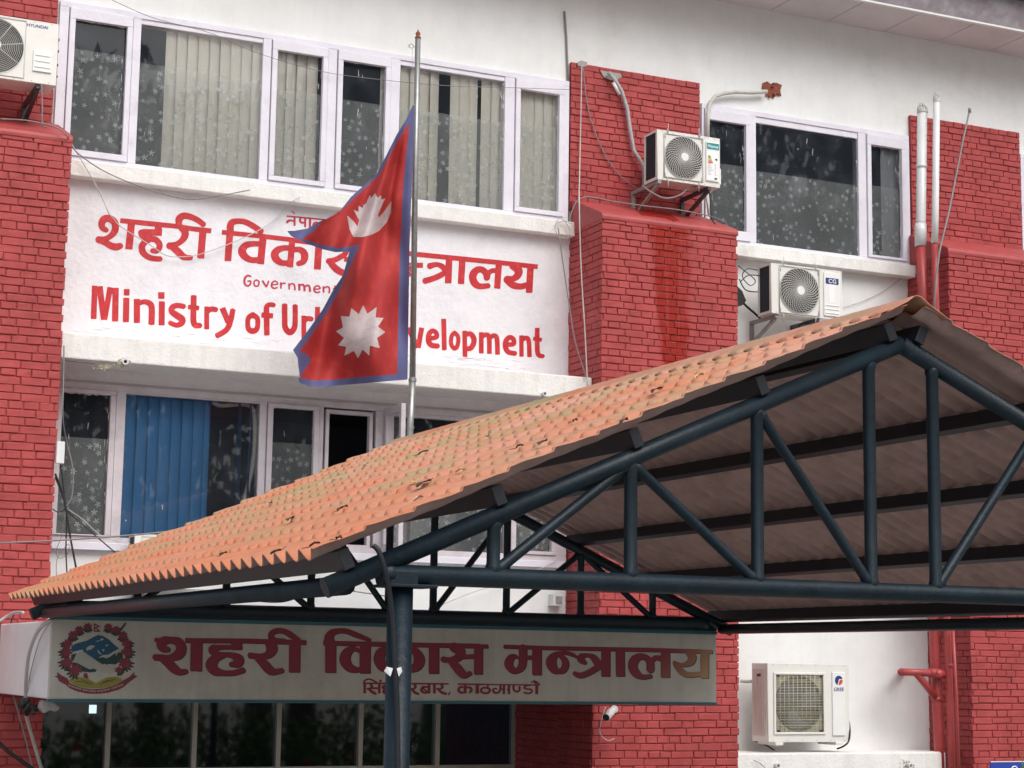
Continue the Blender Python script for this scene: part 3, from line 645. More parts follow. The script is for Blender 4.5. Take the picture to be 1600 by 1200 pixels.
small = parse("""525,88,20 488,76,22 455,110,26 452,165,24 482,194,20 515,178,20 520,142,20 485,140,16; o588,128,18 612,140,18 616,165,18 606,192,18 588,198,18 566,190,18 558,162,18 568,136,18 588,128,18;
!655,133,22 700,208,20; !728,135,18 700,208,20; 757,180,16 825,176,16 818,150,18 790,140,18 762,165,20 762,205,20 790,222,18 826,212,18; !863,152,20 866,224,20; 866,185,16 890,164,18 916,166,18;
!957,165,20 960,234,20; 960,188,16 990,168,18 1018,185,20 1024,244,20; !1072,170,26 1076,246,26; 1076,194,20 1108,178,22 1130,198,24 1133,252,26; 1133,204,20 1168,188,22 1190,206,24 1196,260,26;
1240,232,16 1308,226,16 1300,202,18 1274,194,18 1246,215,20 1246,252,20 1274,270,18 1310,260,18; !1347,200,22 1350,270,22; 1352,222,16 1390,203,18 1416,222,20 1413,278,20; !1480,190,22 1480,290,22; !1455,225,16 1510,230,16""", *E_)
small += parse("""!785,92,18 900,102,18 1300,140,18; !875,100,24 874,202,24; 868,150,18 828,140,22 800,150,30 788,165,24; 872,66,14 862,48,12 838,34,10; 940,112,24 938,150,24 962,168,22 1000,158,20; !996,112,24 995,218,24;
!1052,116,26 1048,228,26; 1150,205,22 1140,172,24 1108,168,24 1088,192,26 1100,222,24; 1150,180,22 1180,165,20 1210,175,20; !1225,130,24 1220,240,24""", *B)
f = Field(370, 322, 545, 470, .45).strokes(small); mb = MB(); f.mesh(mb, plane(YL)); sub('small_lettering', mb, LETTER2, SIGNWALL)

# ------------------------------------------------------------------ the signboard over the entrance
sign = empty('signboard', ((xs0+xs1)/2, YS, zs0), 'long cream signboard with crimson lettering and a crest, hung under the canopy end', 'sign')
mb = MB(); mb.box(xs0, xs1, YS, YS+.055, zs0+.012, zs1-.012); mb.build('panel', PANEL, sign, bevel=.003)
mb = MB(); mb.box(xs0-.004, xs1+.004, YS-.008, YS+.058, zs0-.008, zs0+.012); mb.box(xs0-.004, xs1+.004, YS-.008, YS+.058, zs1-.012, zs1+.012); mb.build('trim', TEAL, sign)
mb = MB(); mb.box(xs0+.02, xs1-.01, YS-.03, YS+.05, zs1+.013, zs1+.062); mb.build('hanging_rail', STEEL, sign, bevel=.004)
G = (230, 970, .1625); H = (490, 970, .1625); I_ = (740, 970, .125); J_ = (920, 980, .13125)
S2 = parse("""205,275,46 150,262,78 128,222,82 165,190,80 230,185,62 300,205,90 326,262,100 300,322,96 215,355,60 140,352,60 70,350,60; 120,358,46 190,395,88 255,455,92 310,490,66 378,484,46; !70,180,34 120,186,40;
!475,185,112 468,480,112; !365,188,44 930,192,44 1525,207,44; !858,195,106 856,275,106; 910,254,44 780,252,40 680,255,52 632,275,88 650,310,64 720,322,44 810,330,56 878,370,100 865,410,76 800,418,46;
740,332,44 660,358,80 616,420,112 650,478,92 730,500,56 830,500,52 930,470,56; 1180,215,100 1198,265,108 1165,322,76 1090,340,50 975,330,56; 1035,340,46 1110,400,88 1170,465,92 1220,490,60 1304,474,46;
1240,195,44 1198,165,60 1190,125,50 1240,95,50 1310,98,52 1380,135,60 1460,185,40; 1240,190,50 1330,190,36; !1418,195,108 1414,492,108""", *G)
S2 += parse("""155,215,104 148,165,88 175,115,66 240,95,48 320,100,50 410,135,52 545,185,34; !94,208,38 170,212,44; !163,200,104 162,495,104; !95,213,42 1600,242,42; !495,230,106 492,502,106;
440,288,40 385,268,46 325,300,86 300,370,108 335,440,90 400,468,60 440,466,40; 770,274,40 700,272,48 648,305,92 630,370,108 660,438,92 740,470,54; !836,240,104 834,500,104; 900,275,46 980,295,76 1015,370,108 990,438,90 910,470,56;
!1156,240,98 1156,506,98; 1340,250,90 1408,290,98 1390,350,76 1310,375,50 1238,368,56; 1300,378,44 1370,440,86 1420,500,84 1455,522,54 1508,500,42; !1410,345,42 1600,340,42""", *H)
S2 += parse("""!-40,315,48 178,318,48; !60,320,110 58,666,110; !375,320,46 900,338,46 1600,350,46; 615,325,104 614,480,104 600,570,96 545,620,70 480,610,90 437,540,110 465,465,90 520,440,46 552,465,30; !640,456,50 740,458,50;
!790,330,118 790,676,118; 1075,440,46 1130,480,80 1148,545,90 1120,610,84 1060,630,66 1000,600,110 968,520,132 995,450,96 1060,408,56 1150,400,48 1230,420,50 1285,448,34; 1400,528,40 1340,480,92 1350,440,70 1430,430,46 1500,462,86 1555,530,96 1610,570,60;
1258,655,56 1330,682,70 1420,655,72 1500,610,76 1600,545,80""", *I_)
S2 += parse("""!200,255,108 200,582,108; !0,255,44 700,268,46 1470,292,46; !372,270,106 375,582,106; !912,275,108 912,598,108; 732,508,96 728,420,90 680,362,76 605,350,80 540,395,110 522,470,112 560,545,104 640,590,62 745,580,50; 738,425,60 785,365,56 862,372,66;
1190,305,80 1230,350,98 1205,415,84 1110,450,44 1010,420,52; 1030,445,56 1100,525,80 1180,565,66 1330,555,56; !1380,295,96 1378,606,96""", *J_)
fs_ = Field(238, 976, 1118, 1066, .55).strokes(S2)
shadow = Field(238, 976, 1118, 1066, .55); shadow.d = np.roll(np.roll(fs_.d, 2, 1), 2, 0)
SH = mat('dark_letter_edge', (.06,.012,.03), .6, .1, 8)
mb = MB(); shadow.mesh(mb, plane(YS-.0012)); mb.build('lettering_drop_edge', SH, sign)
# ink of the last letter turns golden brown towards its lower right corner
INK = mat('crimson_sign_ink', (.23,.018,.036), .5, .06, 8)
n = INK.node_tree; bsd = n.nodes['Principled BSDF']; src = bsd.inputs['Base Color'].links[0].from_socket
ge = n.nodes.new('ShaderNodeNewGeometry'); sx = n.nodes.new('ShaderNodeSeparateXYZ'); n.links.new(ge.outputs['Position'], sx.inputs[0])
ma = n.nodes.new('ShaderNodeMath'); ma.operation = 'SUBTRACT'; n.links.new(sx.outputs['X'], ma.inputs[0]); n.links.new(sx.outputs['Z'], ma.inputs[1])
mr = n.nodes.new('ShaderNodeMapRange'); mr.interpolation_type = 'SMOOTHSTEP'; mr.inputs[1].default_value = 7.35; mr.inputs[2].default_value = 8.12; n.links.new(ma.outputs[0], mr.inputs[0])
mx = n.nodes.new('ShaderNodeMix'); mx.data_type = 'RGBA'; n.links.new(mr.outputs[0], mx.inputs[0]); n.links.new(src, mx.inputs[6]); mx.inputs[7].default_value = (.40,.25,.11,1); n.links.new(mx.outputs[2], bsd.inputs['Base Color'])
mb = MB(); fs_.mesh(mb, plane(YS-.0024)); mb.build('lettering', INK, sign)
S3 = parse("""!475,600,16 740,603,16 1300,607,16; 490,604,18 488,580,18 520,562,18 560,568,18 612,597,16; !492,600,28 492,697,28; 545,608,26 562,632,26 540,650,20 515,655,20; 530,655,22 565,685,30 600,702,24; !555,648,20 625,648,20; !632,605,26 632,698,26; o643,578,26 644,579,26;
!695,605,24 694,630,24; 705,632,20 670,630,22 665,645,22 700,655,22 725,670,24 710,690,20; 690,655,20 672,680,26 700,705,22 740,708,18; !800,605,22 798,640,22; 820,645,20 780,640,24 770,670,26 800,690,24 830,670,22 ; !850,640,20 870,700,22; 965,605,24 980,635,26 960,655,20 938,655,22;
945,658,20 975,690,28 1012,704,22; 1095,640,20 1055,636,24 1036,665,28 1060,690,24 1100,690,20; !1045,645,18 1098,685,18; !1110,607,28 1110,698,28; !1162,607,28 1162,698,28; 1225,607,26 1240,637,26 1215,655,20 1186,655,22; 1195,658,20 1235,690,28 1280,703,22; o1308,692,18 1300,710,14;
!1385,609,16 1640,612,16; 1445,640,20 1412,637,24 1394,665,28 1415,690,24 1448,688,20; !1458,610,28 1458,698,28; 1465,645,18 1500,640,24 1518,665,28 1500,692,22; !1578,610,28 1578,698,28""", *H)
S3 += parse("""!-20,795,18 500,800,18 828,803,18; !40,798,34 40,912,34; 182,800,22 172,832,24 150,840,22; o148,835,26 195,850,30 202,878,30 175,902,28 140,905,28 100,890,30 95,862,30 110,842,26 148,835,26; 338,800,30 334,856,30 318,890,28 285,902,28 252,890,30 246,862,28 270,846,22 296,856,16; !335,855,20 380,856,20;
!380,800,32 378,916,32; !442,800,34 442,916,34; !415,862,20 440,862,20; 500,802,28 500,855,28 530,886,24 570,872,28 575,820,28; 720,806,18 655,812,24 635,838,28 665,852,22 715,858,24 730,885,26 690,908,24 625,895,24; !790,802,38 790,916,38; 822,798,20 795,770,22 745,745,18; 790,795,18 760,772,16 712,762,14""", *I_)
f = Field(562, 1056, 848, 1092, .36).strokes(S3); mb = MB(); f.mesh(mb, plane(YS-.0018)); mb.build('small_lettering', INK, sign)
# crest
K = .11667
def cp(s): return [(80+float(a)*K, 960+float(b)*K) for a, b in (t.split(',') for t in s.split())]
CB = mat('crest_blue', (.010,.085,.17), .5, .1, 10); CG_ = mat('crest_green', (.012,.055,.045), .5, .15, 10); CR = mat('crest_red', (.22,.03,.055), .5, .15, 12)
CY = mat('crest_yellow', (.30,.26,.05), .5, .1, 12); CW = mat('crest_white', (.42,.41,.37), .5, .05, 8); CL = mat('crest_leaf', (.02,.045,.035), .5, .2, 12)
def layer(name, m, k, polys=(), circ=(), st=()):
    f = Field(82, 968, 218, 1090, .33)
    for p in polys: f.poly(p)
    for c_ in circ: f.circle(80+c_[0]*K, 960+c_[1]*K, c_[2]*K, (c_[3] if len(c_) > 3 else c_[2])*K)
    if st: f.strokes(st)
    b = MB(); f.mesh(b, plane(YS-.001-k*.0006)); return b.build(name, m, crest)
crest = empty('crest', at(150, 1085, YS)-Vector(sign.location)); crest.parent = sign
layer('crest_mountain', CB, 0, [cp('270,430 330,390 480,350 580,295 630,275 700,290 780,340 850,410 910,455 880,475 760,540 690,545 600,605 540,580 440,515 420,470 280,505')])
layer('crest_hill', CG_, 1, [cp('270,540 340,518 300,615 262,620'), cp('440,512 540,580 600,590 680,575 800,560 850,520 955,500 962,570 905,640 862,672 760,665 740,680 720,660 690,672 640,640 580,600 550,582 500,545'), cp('300,640 360,655 450,705 520,735 560,725 612,740 600,768 520,778 410,765 380,720 295,690')])
layer('crest_snow', CW, 2, [cp('470,450 510,420 545,412 590,425 560,450 540,468 500,478 475,490'), cp('610,468 640,490 682,545 640,525'), cp('692,560 780,532 822,512 800,560 760,582 725,588'), cp('860,505 945,460 885,525 868,560'), cp('580,372 640,345 660,350 620,365'), cp('655,335 690,315 700,340 670,352'), cp('725,412 770,400 760,420 735,428'), cp('680,470 716,463 700,502')])
layer('crest_map', CW, 0.5, [cp('300,622 330,530 380,505 430,500 470,520 560,582 640,640 720,678 862,680 858,770 800,800 620,765 610,740 450,700 360,650')])
layer('crest_field', CY, 1, [cp('238,892 270,842 340,830 480,852 600,920 740,845 860,835 930,850 955,900 860,950 700,985 560,992 400,976 300,942')])
layer('crest_furrow', CL, 2, [], [], parse('330,900,8 420,900,8 520,940,8; 400,870,7 480,900,7 560,935,7; 650,940,8 740,900,8 830,890,8; 690,910,7 780,880,7 870,870,7', 80, 960, K))
layer('crest_hand', CR, 2, [cp('440,782 482,790 502,852 462,862 428,832')])
layer('crest_ribbon', CR, 3, [cp('180,930 240,985 340,1030 480,1060 620,1065 760,1050 900,1010 980,970 1012,935 955,895 860,950 700,992 560,1002 400,982 290,942 215,898'), cp('80,770 130,812 220,858 244,905 180,937 100,890 90,852 38,832 82,822'), cp('1115,768 1110,808 1158,830 1110,862 1050,905 980,965 948,892 1040,842')])
rr = random.Random(2); st = ''
for k in range(46):
    t = k/45; x = 235+t*720; y = 955+78*math.sin(math.pi*t)*1.0+ (0 if t < .5 else -10*(t-.5)*2); 
    if k % 12 == 11: continue
    st += f'!{x:.0f},{y-12:.0f},6 {x+rr.uniform(-3,3):.0f},{y+rr.uniform(4,12):.0f},6; !{x-6:.0f},{y-12:.0f},5 {x+8:.0f},{y-11:.0f},5;'
    if k % 3 == 0: st += f'{x:.0f},{y:.0f},5 {x+6:.0f},{y-4:.0f},5 {x+7:.0f},{y+7:.0f},5;'
layer('crest_motto', CW, 4, [], [], parse(st, 80, 960, K))
fl = [(490,165,48),(375,205,50),(290,275,55),(220,390,58),(205,500,66),(215,640,72),(325,745,76),(765,170,48),(870,205,50),(960,280,55),(1010,385,58),(1015,500,66),(985,650,74),(905,745,46)]
leaf = ''; pet = ''
for x, y, r in fl:
    oa = math.atan2(y-520, x-620)
    for k in range(5):
        a = (math.pi/2 if y < 300 else (math.pi*.72 if x < 600 else math.pi*.28))+(k-2)*.42; leaf += f'{x+r*.5*math.cos(a):.0f},{y+r*.5*math.sin(a):.0f},10 {x+r*1.2*math.cos(a):.0f},{y+r*1.3*math.sin(a):.0f},32 {x+r*1.9*math.cos(a):.0f},{y+r*1.75*math.sin(a):.0f},4;'
    for k in range(8):
        a = k*.785; pet += f'{x:.0f},{y:.0f},{r*.6:.0f} {x+r*1.2*math.cos(a+.3):.0f},{y+r*1.0*math.sin(a+.3):.0f},{r*.42:.0f};'
layer('crest_foliage', CL, 2.4, [], [], parse(leaf+'!925,215,30 1000,115,26', 80, 960, K))
layer('crest_blossom', CR, 3.2, [cp('570,112 664,165 612,176 664,234 568,234')], [(x, y, r*.8) for x, y, r in fl], parse(pet, 80, 960, K))
layer('crest_flag_mark', CW, 4, [], [(598,160,12),(600,205,13)])

# ------------------------------------------------------------------ entrance canopy: tiled sheet on steel trusses
K_ = .885
X0, YN, YBK = 5.98*K_, 8.0*K_, 14.93*K_-.06
HW = 3.10*K_; ZC = .393*K_; ZA = 1.705*K_; CR_ = .042
can = empty('entrance_canopy', (X0, 10, -3.3), 'gabled entrance canopy with terracotta tile-pattern roof on dark steel trusses', 'canopy')
zchord = lambda dx: .36*K_ + (ZA-.36*K_)*(1-abs(dx)/HW)
NODES = [.205*K_, .895*K_, 1.62*K_, 2.35*K_]
def truss(y):
    t = MB(); t.tube([(X0-HW-.07, y, zchord(HW)-.035), (X0, y, ZA)], CR_, 14); t.tube([(X0+HW+.07, y, zchord(HW)-.035), (X0, y, ZA)], CR_, 14)
    tr = t.build('truss', STEEL, can, smooth=False)
    for p in tr.data.polygons: p.use_smooth = len(p.vertices) == 4
    def member(name, a, b, r):
        a, b = Vector(a), Vector(b); d_ = (b-a).normalized(); m_ = MB(); m_.tube([a, a+d_*.048, a+d_*.062, b-d_*.062, b-d_*.048, b], [r*1.16, r*1.16, r, r, r*1.16, r*1.16], 14); o = m_.build(name, STEEL, tr)
        for p in o.data.polygons: p.use_smooth = len(p.vertices) == 4
    member('bottom_chord', (X0-HW+.16, y, ZC), (X0+HW-.16, y, ZC), CR_)
    for s_ in (-1, 1):
        for d in NODES: member('web_post', (X0+s_*d, y, ZC), (X0+s_*d, y, zchord(d)), .029)
        for i, j in ((0, 1), (1, 2), (3, 2)): member('diagonal', (X0+s_*NODES[i], y, ZC+.02), (X0+s_*NODES[j], y, zchord(NODES[j])-.02), .024)
    return tr
T1, T2 = truss(YN), truss(YBK)
# longitudinal eave tubes and purlins
YV, YE = 7.85*K_, 13.52
SL = (ZA-.36*K_)/HW
for s_ in (-1, 1):
    m_ = MB(); m_.tube([(X0+s_*(HW-.02), YN, zchord(HW)-.02), (X0+s_*(HW-.02), YBK, zchord(HW)-.02)], .04, 12); m_.build('eave_tube', STEEL, can, smooth=True)
    for d in [.10*K_]+NODES[1:]+[HW]:
        z = zchord(d)+CR_+.045; n_ = Vector((s_*SL, 0, 1)).normalized(); o = Vector((X0+s_*d, 0, z-.005)) - n_*0
        m_ = MB(); m_.obox(o+Vector((0,YV+.08,0)), o+Vector((0,YE-.12,0)), .05, .085, n_); m_.build('purlin', STEELD, can, bevel=.003)
# post with cap plate, left front; its twin to the right lies outside the view
for px_ in (X_at(625, 950, YN), 2*X0-X_at(625, 950, YN)):
    m_ = MB(); m_.tube([(px_, YN, -3.3), (px_, YN, ZC-.052)], .052, 20); p_ = m_.build('post', STEEL, can)
    for q in p_.data.polygons: q.use_smooth = len(q.vertices) == 4
    m_ = MB(); m_.box(px_-.09, px_+.13, YN-.085, YN+.085, ZC-.052, ZC-.04); m_.build('cap_plate', STEEL, p_, bevel=.002)
    m_ = MB(); m_.box(px_-.06, px_+.06, YN-.043, YN-.02, ZC-.04, ZC+.015); m_.build('gusset', STEEL, p_, bevel=.003)
    m_ = MB(); m_.box(px_-.15, px_+.15, YN-.15, YN+.15, -3.3, -3.28); m_.build('base_plate', STEEL, p_)
# roof sheet: rounded corrugation along the slope with a step at each tile course
PITCH, ROWS = .156, 14
ZR = 1.898*K_; ZE = .457*K_; XE = 2.70*K_; RUN = X0-XE
NTILE = TILE.node_tree
def roof_sheet(s_):
    ny = int((YE-YV)/PITCH*14); nr = ROWS*6; mb = MB(); vs = []
    sl = (ZR-ZE)/RUN; nx_, nz_ = -math.sin(math.atan(sl)), math.cos(math.atan(sl)); idx = {}
    seg = [0, .025, .05, .075, .2, .36, .56, .78]
    rows = []
    for r in range(ROWS):
        for k in range(8): rows.append((r+seg[k], seg[k]))
    for t, fr in rows:
        for j in range(ny+1):
            y = YV+(YE-YV)*j/ny; ph = (y-YV)/PITCH*2*math.pi-.45; wv = math.cos(ph)
            # each tile course swells towards its lower (eave) edge and drops at the step; t runs from eave up
            cr = max(0, (wv+1)/2); bell = cr**2.9; q_ = min(1, fr/.075); q_ = q_*q_*(3-2*q_)
            if t < .075: q_ = 1
            lift = .0185*q_*(.06+.94*(1-fr)**1.1)*bell
            off = .0155*wv+lift+.003*math.sin(t*1.7+y*.9)+.0018*math.sin(t*9.1+y*5.3)
            d = RUN*t/ROWS
            vs.append((X0-s_*-1*0 + s_*(RUN-d) - (nx_*s_*-1)*0 + s_*(-nx_)*off, y, ZE+sl*d+nz_*off))
    n = ny+1
    fs = [(a*n+j, a*n+j+1, (a+1)*n+j+1, (a+1)*n+j) for a in range(len(rows)-1) for j in range(ny)]
    if s_ < 0: fs = [f[::-1] for f in fs]
    mb.add(vs, fs); o = mb.build('roof_sheet', TILE, can, smooth=True)
    so_ = o.modifiers.new('thick', 'SOLIDIFY'); so_.thickness = .0035; so_.offset = -1; o.data.materials.append(UNDER); so_.material_offset = 1
    return o
RS = [roof_sheet(-1), roof_sheet(1)]
# ridge cap
mb = MB(); vs = []; prof = [(-.17,-.075),(-.12,-.045),(-.06,-.012),(-.02,.018),(0,.022),(.02,.018),(.06,-.012),(.12,-.045),(.17,-.075)]
ny = 240; n = len(prof)
for j in range(ny+1):
    y = YV-.01+(YE-YV+.02)*j/ny; w_ = .006*math.cos((y-YV)/PITCH*2*math.pi)
    for a, b in prof: vs.append((X0+a, y, ZR+.016+b+w_*(abs(a)/.17)))
mb.add(vs, [(j*n+k, j*n+k+1, (j+1)*n+k+1, (j+1)*n+k) for j in range(ny) for k in range(n-1)])
o = mb.build('ridge_cap', TILE, can, smooth=True); m_ = o.modifiers.new('thick', 'SOLIDIFY'); m_.thickness = .004
# tile weathering: moss and grey dirt gathering towards the ridge, pale bleaching near the front
n = TILE.node_tree; N = n.nodes; L = n.links; b = N['Principled BSDF']; src = b.inputs['Base Color'].links[0].from_socket
ge = N.new('ShaderNodeNewGeometry'); sx = N.new('ShaderNodeSeparateXYZ'); L.new(ge.outputs['Position'], sx.inputs[0])
def mrange(i, a, b_, c=0, d=1, sm=True):
    q = N.new('ShaderNodeMapRange'); q.inputs[1].default_value = a; q.inputs[2].default_value = b_; q.inputs[3].default_value = c; q.inputs[4].default_value = d
    if sm: q.interpolation_type = 'SMOOTHSTEP'
    L.new(i, q.inputs[0]); return q.outputs[0]
def noise(scale, det=8, mp=None, rg=.7):
    q = N.new('ShaderNodeTexNoise'); q.inputs['Scale'].default_value = scale; q.inputs['Detail'].default_value = det; q.inputs['Roughness'].default_value = rg
    if mp:
        m_ = N.new('ShaderNodeMapping'); m_.inputs['Scale'].default_value = mp; L.new(ge.outputs['Position'], m_.inputs[0]); L.new(m_.outputs[0], q.inputs['Vector'])
    else: L.new(ge.outputs['Position'], q.inputs['Vector'])
    return q.outputs[0]
def mul(a, c):
    q = N.new('ShaderNodeMath'); q.operation = 'MULTIPLY'; q.use_clamp = True
    for i, v in enumerate((a, c)):
        if isinstance(v, (int, float)): q.inputs[i].default_value = v
        else: L.new(v, q.inputs[i])
    return q.outputs[0]
def mixc(f_, a, col):
    q = N.new('ShaderNodeMix'); q.data_type = 'RGBA'; L.new(f_, q.inputs[0]); L.new(a, q.inputs[6]); q.inputs[7].default_value = (*col, 1); return q.outputs[2]
hz = sx.outputs['Z']
col = src
col = mixc(mul(mrange(noise(1.3), .34, .60), mrange(hz, .40, 1.5, .30, .9)), col, (.56,.30,.215))          # bleached pinkish
col = mixc(mul(mul(mrange(noise(1.9, 12, (.8, .9, .8), .70), .42, .64), mrange(hz, .40, 1.1, .45, .95)), mrange(sx.outputs['Y'], 7.5, 9.5, .45, 1)), col, (.34,.28,.145))
col = mixc(mul(mrange(noise(11, 10), .56, .68), mrange(hz, .3, 1.3, .3, .8)), col, (.20,.16,.11))      # grey dirt
col = mixc(mrange(noise(30, 8), .60, .70, 0, .75), col, (.20,.13,.09)); col = mixc(mrange(noise(4.5, 10), .60, .72, 0, .7), col, (.24,.20,.15))
L.new(col, b.inputs['Base Color'])

# debris on the roof
def roof_pt(px, py):
    d = at(px, py, 1.0); sl = (ZR-ZE)/RUN     # left slope: z = ZE+sl*(x-XE)
    t = (ZE-sl*XE+.03)/(d.z-sl*d.x); return d*t
LB = mat('dry_brown_leaf', (.09,.055,.035), .8, .3, 30); LYEL = mat('yellow_leaf', (.62,.50,.14), .7, .15, 30); LPALE = mat('pale_leaf', (.52,.46,.30), .8, .2, 30); LDK = mat('blackened_leaf', (.055,.042,.035), .8, .3, 30)
rr = random.Random(9)
def leaf_thing(px, py, L_, m, label, rot=None):
    c = roof_pt(px, py); a = rr.uniform(0, 6) if rot is None else rot; sl = math.atan((ZR-ZE)/RUN); mb = MB(); w_ = L_*rr.uniform(.22,.34); vs = []
    ex = Vector((math.cos(sl), 0, math.sin(sl))); ey = Vector((0,1,0)); en = ex.cross(ey); u = ex*math.cos(a)+ey*math.sin(a); v = en.cross(u)
    for k in range(7):
        t = k/6; ww = w_*math.sin(math.pi*min(1, t*.92+.04))**.8; cz = .008*math.sin(math.pi*t)*rr.uniform(.5,1.2)+.004
        for s_ in (-1, 0, 1): vs.append(c+u*((t-.5)*L_)+v*(s_*ww)+en*(cz+(abs(s_)*.008)))
    mb.add(vs, [(3*k+q, 3*k+q+1, 3*k+q+4, 3*k+q+3) for k in range(6) for q in (0, 1)])
    mb.tube([c+u*(L_*.5)+en*.006, c+u*(L_*.5+.03)+v*.008+en*.012], .0016, 5)
    return thing('fallen_leaf', mb, m, label, 'leaf', 'dead leaves lying on the tiled roof', smooth=True)
leaf_thing(651, 755, .10, LYEL, 'bright yellow leaf on the middle of the tiled roof', 1.2)
leaf_thing(663, 758, .11, LDK, 'narrow black leaf touching the bright yellow leaf on the roof', .5)
leaf_thing(1094, 590, .06, LYEL, 'small round yellow leaf near the top of the roof below the wet brick stain', .3)
leaf_thing(455, 813, .10, LDK, 'thin black leaf on the roof in front of the dark open window bay', .9)
leaf_thing(1027, 612, .09, LDK, 'curled dark leaf near the ridge in front of the middle brick pier', .4)
leaf_thing(849, 694, .10, LB, 'broad brown leaf on the roof below the drain spout of the beam', .7)
leaf_thing(763, 684, .07, LB, 'small brown leaf on the mossy roof right of the flagpole foot')
leaf_thing(662, 709, .07, LB, 'small brown leaf lying on the tiles just below the flagpole')
leaf_thing(536, 797, .08, LB, 'ragged brown leaf on the roof under the open casement')
leaf_thing(976, 661, .07, LB, 'brown leaf close to the front verge under the middle pier')
for k, (px, py) in enumerate([(571,729),(531,844),(493,854),(432,865),(350,868),(424,788),(900,660),(720,738),(655,782),(813,700)]):
    leaf_thing(px, py, rr.uniform(.035,.055), rr.choice([LB, LDK, LPALE]), 'tiny dry leaf scrap caught in the roof tile troughs')

# ------------------------------------------------------------------ flagpole and flag
YP = 14.4
xp0, xp1 = at(640, 680, YP).x, at(653, 62, YP).x
pole = empty('flagpole', (xp0, YP, zs1), 'slim grey steel flagpole rising behind the tiled canopy roof', 'flagpole')
p1 = at(653, 60, YP); p2 = at(640.5, 668, YP); p3 = Vector((p2.x+.01, YP, zs1-.02))
mb = MB(); mb.tube([p3, p2, at(644.5, 590, YP)], .030, 14); mb.tube([at(644.5, 590, YP), at(649, 250, YP), p1], [.026, .025, .024], 14); mb.build('pole', GALV, pole, smooth=True)
mb = MB(); mb.tube([p1, p1+Vector((0,0,.012)), p1+Vector((0,0,.02)), p1+Vector((0,0,.035)), p1+Vector((0,0,.05)), p1+Vector((0,0,.062)), p1+Vector((0,0,.08))], [.027,.027,.014,.022,.02,.008,.004], 12); mb.build('finial', RAWB, pole, smooth=True)
c = at(643, 72, YP); mb = MB(); mb.ring((c.x, YP, c.z), .018, .003, 16); mb.tube([(c.x+.018, YP, c.z), (c.x+.05, YP, c.z)], .003, 6); mb.tube([(c.x-.01, YP, c.z-.015), (c.x-.025, YP, c.z+.01), (c.x-.03, YP, c.z-.02)], .0025, 5); mb.build('halyard_eye', RUST, pole)
mb = MB(); hp = [at(644, 75, YP-.03), at(645, 110, YP-.035), at(645.5, 165, YP-.035)]; mb.tube(hp, .0022, 5); mb.build('halyard', WHITEC, pole)
for py in (594, 668): c = at(644.5 if py < 600 else 641, py, YP); mb = MB(); mb.tube([c-Vector((0,0,.012)), c+Vector((0,0,.012))], .034, 14); mb.build('collar', GALV, pole)

def c4(s): return [(440+float(a)*.2, 160+float(b_)*.2) for a, b_ in (t.split(',') for t in s.split())]
def c5(s): return [(440+float(a)*.2, 370+float(b_)*.2) for a, b_ in (t.split(',') for t in s.split())]
OUT = c4('1028,18 975,130 900,250 820,410 740,565 640,650 540,740 465,838 400,880 300,930 200,985 100,1003 42,1004 75,1045 200,1105 330,1150 420,1170 530,1165') + c5('528,122 480,300 400,420 320,570 200,740 130,830 88,885 125,945 130,1010 140,1070 132,1125 150,1146 220,1166 340,1171 500,1156 700,1140 900,1122 984,1116') + c4('1000,1100 1015,700 1028,300 1038,25')
FLD = c4('1000,180 985,175 880,345 770,555 668,655 565,750 475,838 400,885 310,935 240,1020 160,1062 300,1110 450,1138 612,1112') + c5('612,70 525,250 462,400 350,600 240,760 140,900 205,920 232,970 140,1098 250,1122 400,1116 500,1108 700,1088 903,1074 915,500 925,0') + c4('930,1100 945,700 972,420')
MOON = c4('512,882 560,925 592,968 605,920 560,838 602,855 600,806 635,826 640,800 660,790 690,722 700,748 732,708 750,748 775,722 780,760 812,748 795,780 752,880 760,900 800,855 858,770 855,860 820,940 760,1005 700,1035 630,1052 560,1050 530,990')
SUNP = c5('638,532 670,602 742,548 735,630 798,634 752,702 812,745 745,790 768,870 690,850 685,928 632,880 597,950 565,892 490,930 505,860 440,848 488,790 425,738 480,708 462,618 530,625 545,555 603,605')
def wave(x, y): return 2.1*wave0(x, y)
def wave0(x, y):
    "cloth relief (m towards -Y) as a function of the flag's own coordinates (photo-scale units along the cloth)"
    u = (646-x); v = (y-165)          # distance from the hoist, distance down
    a = math.atan2(u, v+25)
    r = math.hypot(u, v+25)
    h = .030*math.sin(a*17+r*.012)*min(1, u/40)*min(1, r/120) + .040*math.sin(u*.045+v*.012+.6)*min(1, u/50) + .018*math.sin(u*.11-v*.03)*min(1, u/60)
    h += .0125*math.sin(a*38+1+r*.006)*min(1, u/30)*min(1, r/160)
    h += .012*math.sin(v*.05+u*.02)*min(1, u/30)
    return h
def fplace(off): return lambda x, y: (lambda w_: at(x, y, YP-.045-w_-off+max(0, 646-x)*.0006))(wave(x, y))
FRED = mat('flag_red_cloth', (.37,.020,.020), .75, .10, 6, .12, 300, col2=(.43,.035,.025), c2s=3); FBLUE = mat('flag_blue_hem', (.085,.09,.215), .75, .12, 6, .12, 200); FWHITE = mat('flag_white_cloth', (.50,.43,.43), .75, .10, 10, .2, 60, col2=(.42,.34,.35), c2s=9)
for m_ in (FRED, FBLUE, FWHITE):
    m_.node_tree.nodes['Principled BSDF'].inputs['Subsurface Weight'].default_value = 0
flag = empty('flag', at(637, 593, YP), 'red double pennant flag with blue hem, white moon and sun, half way up the pole', 'flag')
bx = (440, 160, 652, 606)
fo = Field(*bx, 1.6).poly(OUT); ff = Field(*bx, 1.6).poly(FLD)
mo = Field(*bx, 1.6).poly(MOON); su = Field(*bx, 1.6).poly(SUNP)
